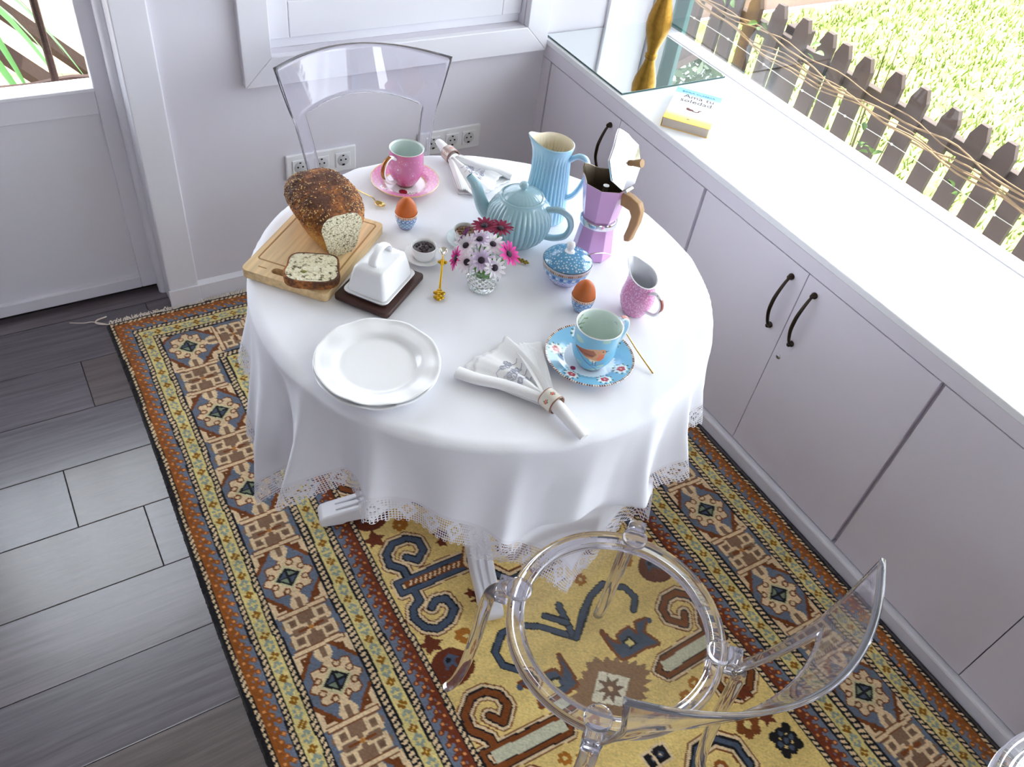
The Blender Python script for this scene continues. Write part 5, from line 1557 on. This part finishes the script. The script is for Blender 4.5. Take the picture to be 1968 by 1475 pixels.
PM = {'white': petal_mat('white_lilac_petal', S(226, 212, 228), S(250, 245, 250), S(244, 232, 244)), 'lilac': petal_mat('pale_lilac_petal', S(196, 168, 206), S(220, 200, 228), S(238, 224, 238)),
      'crimson': petal_mat('crimson_petal', S(96, 10, 44), S(150, 16, 68), S(126, 14, 60)), 'magenta': petal_mat('magenta_petal', S(130, 10, 84), S(204, 24, 136), S(226, 70, 160)), 'purple': petal_mat('purple_petal', S(70, 20, 70), S(110, 34, 104), S(90, 30, 90))}
def daisy(label, head, nrm_, R, kind, np_=15, cup=.25, seed=0, openf=1.):
    r_ = random.Random(seed)
    h = Vector(head); nv_ = Vector(nrm_).normalized()
    d = thing('daisy', label, 'flower', tuple(h), 0, 'cape daisies in the tumbler')
    q = nv_.to_track_quat('Z', 'Y').to_matrix().to_4x4()
    mb = MB(); uvs = []
    for k in range(np_):
        a = 2 * PI * k / np_ + r_.uniform(-.06, .06); L_ = R * r_.uniform(.92, 1.04); tw = r_.uniform(-.25, .25); cu = cup * r_.uniform(.6, 1.4)
        rows = 7; v = []
        for i in range(rows):
            t = i / (rows - 1); rr = .0035 + (L_ - .0035) * t
            wv = R * .140 * math.sin(PI * (.12 + .82 * t)) ** .7
            z = cu * rr * (1.2 * t - .9 * t * t)
            for s in (-1, 0, 1):
                x, y = rr, s * wv
                v.append(q @ Vector((x * math.cos(a) - y * math.sin(a), x * math.sin(a) + y * math.cos(a), z + abs(s) * wv * .28 + s * tw * wv)))
                uvs.append((t, s * .5 + .5))
        mb.add(v, [(i * 3 + j, (i + 1) * 3 + j, (i + 1) * 3 + j + 1, i * 3 + j + 1) for i in range(rows - 1) for j in range(2)])
    me = mesh_of(mb, 'petals', PM[kind], 80)
    ul = me.uv_layers.new(name='UVMap'); vi = np.empty(len(me.loops), np.int32); me.loops.foreach_get('vertex_index', vi)
    ul.data.foreach_set('uv', np.array(uvs, np.float32)[vi].ravel())
    link('petals', me, d)
    ob('eye', MB().ell((0, 0, .0006), (.0066, .0066, .0036), 16, 8, M=q), M_discd, d)
    base = Vector((GL[0] + (h.x - GL[0]) * -.35 + r_.uniform(-.008, .008), GL[1] + (h.y - GL[1]) * -.35 + r_.uniform(-.008, .008), Z0 + .014)) - h
    neck = Vector((GL[0] + max(-.026, min(.026, (h.x - GL[0]) * .62)), GL[1] + max(-.026, min(.026, (h.y - GL[1]) * .62)), Z0 + .06)) - h
    ob('stem', MB().tube(smooth_path([-nv_ * .001, -nv_ * .010 + Vector((0, 0, -.002)), neck, base], 5), .0023, 7), M_stem, d)
    return d
gn = thing('cut_greenery', 'green leafy stems standing in the crystal tumbler below the daisies', 'leaves', (GL[0], GL[1], Z0 + .0125))
for k in range(11):
    a = k * 2 * PI / 11 + .3; X = np.zeros((7, 3, 3)); d = np.array([math.cos(a), math.sin(a), 0]); sd = np.array([-d[1], d[0], 0])
    for i in range(7):
        t = i / 6; c = d * (.006 + .019 * t) + np.array([0, 0, .001 + .046 * t + .004 * math.sin(k * 2.1) * t]); wv = .0062 * math.sin(PI * (.1 + .85 * t)) ** .7
        for j, s in enumerate((-1, 0, 1)): X[i, j] = c + sd * s * wv + d * abs(s) * -.0012
    ob('leaf', MB().grid(X), M_stem, gn, ang=60)
ctr = Vector((GL[0], GL[1], Z0 + .045))
heads = [  # x, y, z, radius, kind, label
    (-.860, -1.044, .840, .0262, 'white', 'white daisy with dark eye at the left of the bouquet'),
    (-.815, -1.066, .846, .0262, 'white', 'white daisy with dark eye at the right of the bouquet below the crimson ones'),
    (-.852, -1.090, .836, .0255, 'lilac', 'pale lilac daisy at the front middle of the bouquet'),
    (-.874, -1.076, .828, .0215, 'white', 'small white daisy at the front left of the bouquet'),
    (-.834, -1.110, .828, .0225, 'white', 'white daisy low at the front right of the bouquet above the glass rim'),
    (-.806, -1.016, .852, .0262, 'crimson', 'crimson daisy at the top left of the bouquet'),
    (-.781, -1.034, .852, .0262, 'crimson', 'crimson daisy at the top right of the bouquet'),
    (-.796, -1.094, .838, .0270, 'magenta', 'bright magenta daisy at the right side of the bouquet'),
    (-.884, -1.054, .824, .0240, 'magenta', 'magenta daisy hanging at the lower left of the bouquet'),
    (-.850, -1.018, .840, .0230, 'purple', 'dark purple daisy seen edge on at the back left of the bouquet'),
    (-.835, -1.050, .852, .0220, 'lilac', 'small pale lilac daisy in the centre of the bouquet'),
]
camv = Vector((-1.523, -2.122, 1.75))
for k, (x, y, z, R, kind, lab) in enumerate(heads):
    h = Vector((x, y, z)); out_ = (h - ctr).normalized(); tocam = (camv - h).normalized()
    nn = out_ * 1.0 + tocam * (.75 if kind in ('white', 'lilac') else .35)
    if kind == 'crimson': nn = Vector((-.25, -.2, 1.0)) + out_ * .3
    if kind == 'purple': nn = Vector((-.6, .9, .35))
    if k == 8: nn = Vector((-1, .35, .35))
    daisy(lab, h, nn, R, kind, 14 if R > .023 else 12, .22 if kind != 'magenta' else .4, seed=k + 3)

# ---- things on the counter: mirror tile, gilded candlestick, book
CZ = .7022
mr = thing('mirror_tile', 'square mirror tile lying on the counter in the corner', 'mirror', (.206, -.195, CZ))
M_mirror = mat('silvered_mirror', S(236, 242, 240), rough=.0, metal=1.)
M_medge = mat('green_glass_edge', S(60, 92, 88), rough=.2)
ob('glass_body', MB().box(-.199, .199, -.205, .205, 0, .0048), M_medge, mr, ang=None)
ob('mirror_face', MB().box(-.1985, .1985, -.2045, .2045, .0048, .0052), M_mirror, mr, ang=None)
M_gilt = mat('antique_gilt', S(150, 112, 44), rough=.38, metal=.85, var=.35, vscale=70., bump=.3, bscale=260.)
cd = thing('candlestick', 'gilded turned candlestick standing on the mirror tile', 'candlestick', (.255, -.214, CZ + .0054))
ob('shaft', MB().lathe([(0, 0), (.0185, 0), (.0195, .003), (.0185, .007), (.0155, .010), (.0165, .014), (.0195, .028), (.027, .05), (.035, .075), (.0385, .097), (.0365, .12), (.029, .15), (.0205, .178), (.0155, .205), (.0135, .235), (.015, .26), (.013, .27)], 64), M_gilt, cd)
ob('drip_pan', MB().lathe([(.013, .27), (.03, .276), (.04, .285), (.041, .29), (.036, .29), (.02, .282), (.016, .285), (.0165, .32), (.013, .322), (0, .315)], 48), M_gilt, cd)

bk = thing('book', 'white paperback book with blue and yellow cover lying on the counter', 'book', (.131, -.566, CZ), rad(-50.2))
def cover_mat():
    m, t, p = newmat('printed_book_cover')
    tc = t.n('ShaderNodeTexCoord'); sp_ = t.n('ShaderNodeSeparateXYZ'); t.l(tc.outputs['Object'], sp_.inputs[0])
    mr_ = t.n('ShaderNodeMapRange', i_1=-.105, i_2=.105); t.l(sp_.outputs[1], mr_.inputs[0])
    cr = t.n('ShaderNodeValToRGB'); e = cr.color_ramp.elements
    e[0].position = 0; e[0].color = (*S(250, 196, 52), 1); e[1].position = 1; e[1].color = (*S(112, 190, 220), 1)
    for ps, c in ((.12, (250, 214, 92)), (.30, (246, 238, 226)), (.80, (246, 244, 240)), (.85, (140, 206, 226))):
        ne = e.new(ps); ne.color = (*S(*c), 1)
    t.l(mr_.outputs[0], cr.inputs[0]); t.l(cr.outputs[0], p.inputs['Base Color']); p.inputs['Roughness'].default_value = .35
    return m
M_cover = cover_mat()
ob('pages', MB().box(-.064, .064, -.1045, .1045, .0008, .0252), mat('paper_pages', S(196, 184, 170), rough=.9, var=.1, vscale=900., stretch=(.01, .01, 1)), bk, ang=None)
cvm = MB().box(-.066, .066, -.1062, .1062, .0253, .0262).box(-.066, .066, -.1062, .1062, 0, .0008).box(-.0665, -.0655, -.1062, .1062, .0, .0262)
cv = ob('cover', cvm, M_cover, bk, ang=None)
M_ink = mat('dark_ink', S(70, 56, 70), rough=.6); M_inkb = mat('blue_ink', S(40, 112, 168), rough=.6)
text_part('author_lettering', 'BORJA VILASECA', .0128, M_inkb, cv, (0, .0860, .0263))
text_part('title_lettering', 'Ama tu', .030, M_ink, cv, (.006, .060, .0263))
text_part('title_lettering', 'soledad', .030, M_ink, cv, (.002, .031, .0263))
pic = MB().ell((0, 0, 0), (.011, .006, .0004), 14, 4).ell((-.006, .006, 0), (.005, .004, .0004), 10, 4).tube([(.008, -.004, 0), (.018, -.006, 0), (.024, -.002, 0), (.026, .006, 0), (.031, .008, 0)], [(.0004, .0022)] * 5, 6)
ob('cover_picture', pic, mat('maroon_ink', S(92, 24, 30), rough=.6), cv, loc=(-.006, -.022, .0265))
ob('publisher_mark', MB().ell((0, 0, 0), (.005, .002, .0003), 10, 4), M_ink, cv, loc=(.0, -.082, .0264))
# ------------------------------------------------------------------ garden beyond the window
def lawn_material():
    m, t, p = newmat('lawn')
    tc = t.n('ShaderNodeTexCoord')
    nz = t.n('ShaderNodeTexNoise', i_Scale=5.0, i_Detail=9.0, i_Roughness=.7); t.l(tc.outputs['Object'], nz.inputs['Vector'])
    cr = t.n('ShaderNodeValToRGB')
    e = cr.color_ramp.elements
    e[0].position = .32; e[0].color = (*S(86, 108, 38), 1)
    e[1].position = .66; e[1].color = (*S(158, 150, 88), 1)
    t.l(nz.outputs[0], cr.inputs[0]); t.l(cr.outputs[0], p.inputs['Base Color'])
    p.inputs['Roughness'].default_value = .9
    return m
M_lawn = lawn_material()
GZ = -.18
struct('garden_ground', MB().box(.56, 14, -7, 1.75, GZ - .1, GZ), M_lawn, ang=None)
o = bpy.data.objects['garden_ground']; o['label'] = 'sunlit lawn beyond the picket fence'
# grass blades
n = 16000
gx = .6 + rng.rand(n) * 5.6; gy = -2.2 + rng.rand(n) * 3.9
gx = np.where(np.abs(gx - 1.04) < .13, gx + .3, gx); gx = np.where((np.hypot(gx - 1.16, gy + .5) < .3), gx + .7, gx)
an = rng.rand(n) * 2 * PI; hh = .02 + rng.rand(n) * .035; ww = .004 + rng.rand(n) * .004; le = (rng.rand(n) - .5) * .05
le2 = (rng.rand(n) - .5) * .05
V = np.empty((n, 3, 3)); V[:, 0] = np.stack([gx - ww * np.cos(an), gy - ww * np.sin(an), np.full(n, GZ)], 1)
V[:, 1] = np.stack([gx + ww * np.cos(an), gy + ww * np.sin(an), np.full(n, GZ)], 1)
V[:, 2] = np.stack([gx + le, gy + le2, GZ + hh], 1)
me = bpy.data.meshes.new('grass'); me.from_pydata(V.reshape(-1, 3).tolist(), [], np.arange(3 * n).reshape(-1, 3).tolist())
me.materials.append(mat('grass_blade', S(98, 120, 42), rough=.7, var=.35, vscale=3.))
go = link('grass', me); tag(go, 'short yellow green grass growing on the lawn', 'grass', kind='stuff')

# wooden deck past the lawn
M_deck = mat('bleached_deck_wood', S(150, 124, 116), rough=.7, var=.25, vscale=6., stretch=(.6, 8, 1))
deck = thing('wooden_deck', 'bleached pinkish wooden deck along the far side of the lawn', 'deck', (4.5, 2.4, GZ))
for k in range(8):
    ob('plank', MB().box(-4, 5.5, -.62 + k * .17, -.62 + k * .17 + .16, .0, .1 if k else .12), M_deck, deck, ang=None, bevel=.006)
M_pot = mat('terracotta', S(84, 52, 34), rough=.7, var=.15, vscale=9.)
pot = MB().lathe([(.0, 0), (.16, 0), (.2, .2), (.22, .24), (.22, .28), (.19, .28), (.18, .22), (0, .2)], 40)
tag(ob('garden_pot', pot, M_pot, loc=(5.15, 1.98, GZ + .12)), 'round brown pot at the top right corner on the deck', 'pot')

# picket fence
M_picket = mat('weathered_brown_wood', S(66, 53, 48), rough=.75, var=.22, vscale=10., stretch=(3, 3, .6), bump=.1, bscale=60.)
FX = 1.0
fence = thing('picket_fence', 'dark brown wooden picket fence with pointed tops outside the window', 'fence', (FX, -.8, GZ))
w = .031
poly = [(-w, 0), (w, 0), (w, .865), (w * .45, .905), (-w * .45, .905), (-w, .865)]
pm = None; yk = 1.15; k = 0
while yk > -3.2:
    if pm is None:
        q = MB().prism([(a, b_) for a, b_ in poly], -.010, .010, M=Matrix.Rotation(PI / 2, 4, 'Z') @ Matrix.Rotation(PI / 2, 4, 'X'))
        pm = mesh_of(q, 'picket', M_picket, None)
    p = link('picket', pm, fence, (random.uniform(-.004, .004), yk + .8, random.uniform(-.012, .012)))
    p.rotation_euler = (random.uniform(-.025, .025), 0, random.uniform(-.04, .04))
    yk -= .1085; k += 1
for z in (.24, .765):
    ob('rail', MB().box(.013, .045, -2.6, 2.0, z, z + .05), M_picket, fence, ang=None, bevel=.003)
for yp in (.72, -1.1):
    ob('post', MB().box(.046, .12, yp - .04, yp + .04, 0, .84), M_picket, fence, ang=None, bevel=.004)

# dry climber along the top of the fence
M_vine = mat('dry_vine', S(124, 102, 76), rough=.8, var=.25, vscale=30.)
M_leaf = mat('young_leaf', S(84, 116, 54), rough=.5, var=.25, vscale=20.)
vine = thing('climbing_vine', 'dry tangled climber running along the picket fence with few green leaves', 'vine', (FX - .04, 0, .6))
for k in range(9):
    ph = random.random() * 9; z0 = random.uniform(-.03, .05); a1 = random.uniform(.006, .018)
    ya, yb = (1.2, -3.0) if k < 4 else sorted((random.uniform(-2, .9), random.uniform(-2, .9)), reverse=True)
    pts = []
    m_ = max(8, int((ya - yb) / .05))
    for i in range(m_ + 1):
        y = ya + (yb - ya) * i / m_
        pts.append((-.012 + .014 * math.sin(y * 9 + ph * 2) - .006 * (k % 3), y, z0 + a1 * math.sin(y * 6.5 + ph) + .007 * math.sin(y * 21 + ph)))
    ob('stem', MB().tube(pts, .0032 if k % 2 else .0022, 6), M_vine, vine)
def leaf_mesh(name, m, L=.035, W=.02, bend=.25):
    X = np.zeros((6, 3, 3))
    for i in range(6):
        t = i / 5; wv = W * math.sin(PI * (t * .92 + .06)) ** .8
        for j, s in enumerate((-1, 0, 1)):
            X[i, j] = (t * L, s * wv * .5, -bend * L * t * t + abs(s) * wv * .25)
    return mesh_of(MB().grid(X), name, m, 60)
lm = leaf_mesh('leaf', M_leaf)
for (yc, zc, cnt) in ((.37, .10, 5), (.18, .06, 5), (-.02, .03, 4), (-.62, -.09, 7), (-1.15, -.22, 4), (-.3, .08, 3), (-.95, -.06, 3)):
    for i in range(cnt):
        l_ = link('leaf', lm, vine, (-.03 + random.uniform(-.015, .015), yc + random.uniform(-.04, .04), zc + random.uniform(-.035, .035)))
        l_.rotation_euler = (random.uniform(-1, 1), random.uniform(-1, .6), random.uniform(0, 6.3))
# upright shoots
sh = thing('leafless_shoot', 'thin upright shoots growing beside the fence on the lawn', 'plant', (FX + .16, -.5, GZ))
for k in range(6):
    a = random.uniform(-.09, .09)
    ob('shoot', MB().tube([(a * .3, a, 0), (a * .5, a * 1.3, .45), (a * .8, a * 2.2, .82 + random.uniform(0, .14))], [.003, .0024, .0012], 6), mat('shoot_bark', S(96, 92, 48), rough=.8), sh)
M_wire = mat('galvanised_wire', S(190, 188, 186), rough=.4, metal=.6)
for k, (z0, lab) in enumerate(((.52, 'upper thin metal wire with knots in front of the picket fence'), (.41, 'lower thin metal wire with knots in front of the picket fence'))):
    wv = MB().tube([(0, y, .006 * math.sin(y * 7 + k)) for y in np.linspace(1.2, -3, 60)], .0014, 5)
    for y in np.arange(1., -2.8, -.21):
        wv.ell((0, y, .006 * math.sin(y * 7 + k)), (.004, .006, .005), 6, 4)
    tag(ob('fence_wire', wv, M_wire, loc=(FX - .018, 0, z0)), lab, 'wire')

# tree and little porch seen in the mirror tile
M_bark = mat('bark', S(58, 46, 38), rough=.9, var=.3, vscale=8.)
M_crown = mat('olive_green_leaf', S(68, 84, 58), rough=.6, var=.4, vscale=2.)
tree = thing('garden_tree', 'leafy green tree reflected in the mirror tile', 'tree', (8.4, 7.2, GZ))
ob('trunk', MB().tube([(0, 0, 0), (.05, 0, 1.5), (.0, .1, 3.)], [.16, .13, .09], 10), M_bark, tree)
n = 3600
c0 = rng.randn(n, 3); c0 /= np.linalg.norm(c0, axis=1)[:, None]
c0 *= (rng.rand(n) ** .45)[:, None] * np.array([2.6, 2.6, 2.1]); c0[:, 2] += 4.6
d1_ = rng.randn(n, 3); d1_ /= np.linalg.norm(d1_, axis=1)[:, None]; d2_ = np.cross(d1_, rng.randn(n, 3)); d2_ /= np.linalg.norm(d2_, axis=1)[:, None]
V = np.stack([c0 - d1_ * .11, c0 + d2_ * .05, c0 + d1_ * .11, c0 - d2_ * .05], 1)
me = bpy.data.meshes.new('crown'); me.from_pydata(V.reshape(-1, 3).tolist(), [], np.arange(4 * n).reshape(-1, 4).tolist()); me.materials.append(M_crown)
cr_ = link('crown', me, tree); cr_['kind'] = 'stuff'
porch = thing('garden_porch', 'small white porch with brown pitched roof reflected in the mirror tile', 'porch', (4.5, 4.7, GZ + .5), rz=rad(20))
M_roof = mat('brown_roof', S(66, 46, 40), rough=.8, var=.2, vscale=4.)
ob('roof', MB().add([(-1.2, -1, 2.5), (1.2, -1, 2.5), (1.2, 1, 3.1), (-1.2, 1, 3.1), (-1.2, -1, 2.58), (1.2, -1, 2.58), (1.2, 1, 3.18), (-1.2, 1, 3.18)], [(0, 3, 2, 1), (4, 5, 6, 7), (0, 1, 5, 4), (1, 2, 6, 5), (2, 3, 7, 6), (3, 0, 4, 7)]), M_roof, porch, ang=None)
ob('wall', MB().box(-1., 1., .7, .9, -.5, 2.95), M_wall, porch, ang=None)
for sx in (-1.05, 1.05):
    ob('post', MB().box(sx - .06, sx + .06, -.9, -.78, -.5, 2.54), M_roof, porch, ang=None)

# ------------------------------------------------------------------ yard behind the glazed door
M_pave = mat('pale_sandy_paving', S(150, 132, 106), rough=.85, var=.2, vscale=4., bump=.4, bscale=14.)
struct('yard_ground', MB().box(-9, .56, .16, 9, -.14, -.04), M_pave, ang=None)
bpy.data.objects['yard_ground']['label'] = 'bright sandy ground outside the door'
M_iron = mat('rusty_iron', S(52, 34, 30), rough=.65, metal=.4, var=.3, vscale=60., bump=.4, bscale=120.)
gr = thing('iron_grille', 'rusty wrought iron grille outside the door glass', 'grille', (-1.7, .22, .636))
ob('crossbar', MB().tube([(x, .004 * math.sin(x * 40), .004 * math.sin(x * 23)) for x in np.linspace(-.5, .42, 30)], .0095, 8), M_iron, gr)
ob('crossbar', MB().tube([(-.5, 0, 1.05), (.42, 0, 1.05)], .0095, 8), M_iron, gr)
for x in (.313, .1, -.113, -.326):
    ob('bar', MB().tube([(x, -.018, .005), (x + .001, -.018, .5), (x, -.018, 1.05)], .0095, 8), M_iron, gr)
    ob('collar', MB().ell((x, -.01, .0), (.014, .014, .012), 10, 6), M_iron, gr)
M_oldwood = mat('grey_brown_old_wood', S(52, 38, 32), rough=.75, var=.3, vscale=12., stretch=(1, 1, 1))
xt = thing('folding_wooden_trestle', 'old wooden folding trestle with crossed legs in the yard', 'trestle', (-1.42, 1.55, -.04))
def beam(p, q, w, h):
    return MB().tube([p, q], [(h, w), (h, w)], 4)
for yy_, s_ in ((-.3, 1), (.22, 1)):
    ob('leg', beam((.26, yy_ - .1, .02), (-.5, yy_ + .2, .72), .02, .04), M_oldwood, xt, ang=None)
    ob('leg', beam((-.42, yy_ + .03, .02), (.1, yy_ + .12, .72), .02, .04), M_oldwood, xt, ang=None)
for k in range(3):
    ob('slat', MB().box(-.6, .2, -.35 + k * .2, -.2 + k * .2, .72, .745), M_oldwood, xt, ang=None)
M_strap = mat('strap_leaf', S(52, 96, 40), rough=.4, var=.2, vscale=8.)
pl = thing('strap_leaf_plant', 'green strap leaved plant hanging outside the door glass', 'plant', (-1.62, .5, .62))
for k, (dx, dy, dz, L_) in enumerate(((.16, -.08, .16, .40), (.20, -.04, .18, .44), (.1, -.1, .06, .34), (.24, .0, .13, .38), (.05, -.06, .2, .36), (.17, .03, .2, .4))):
    X = np.zeros((10, 3, 3)); d = np.array([dx, dy, 0]); d /= np.linalg.norm(d); sd = np.array([-d[1], d[0], 0])
    for i in range(10):
        t = i / 9; wv = .014 * math.sin(PI * (.08 + .9 * t)) ** .6
        c = d * L_ * (t * .75) + np.array([0, 0, dz + .26 * t - .52 * t * t])
        for j, s in enumerate((-1, 0, 1)): X[i, j] = c + sd * s * wv + np.array([0, 0, abs(s) * .004])
    ob('leaf', MB().grid(X), M_strap, pl, ang=60)
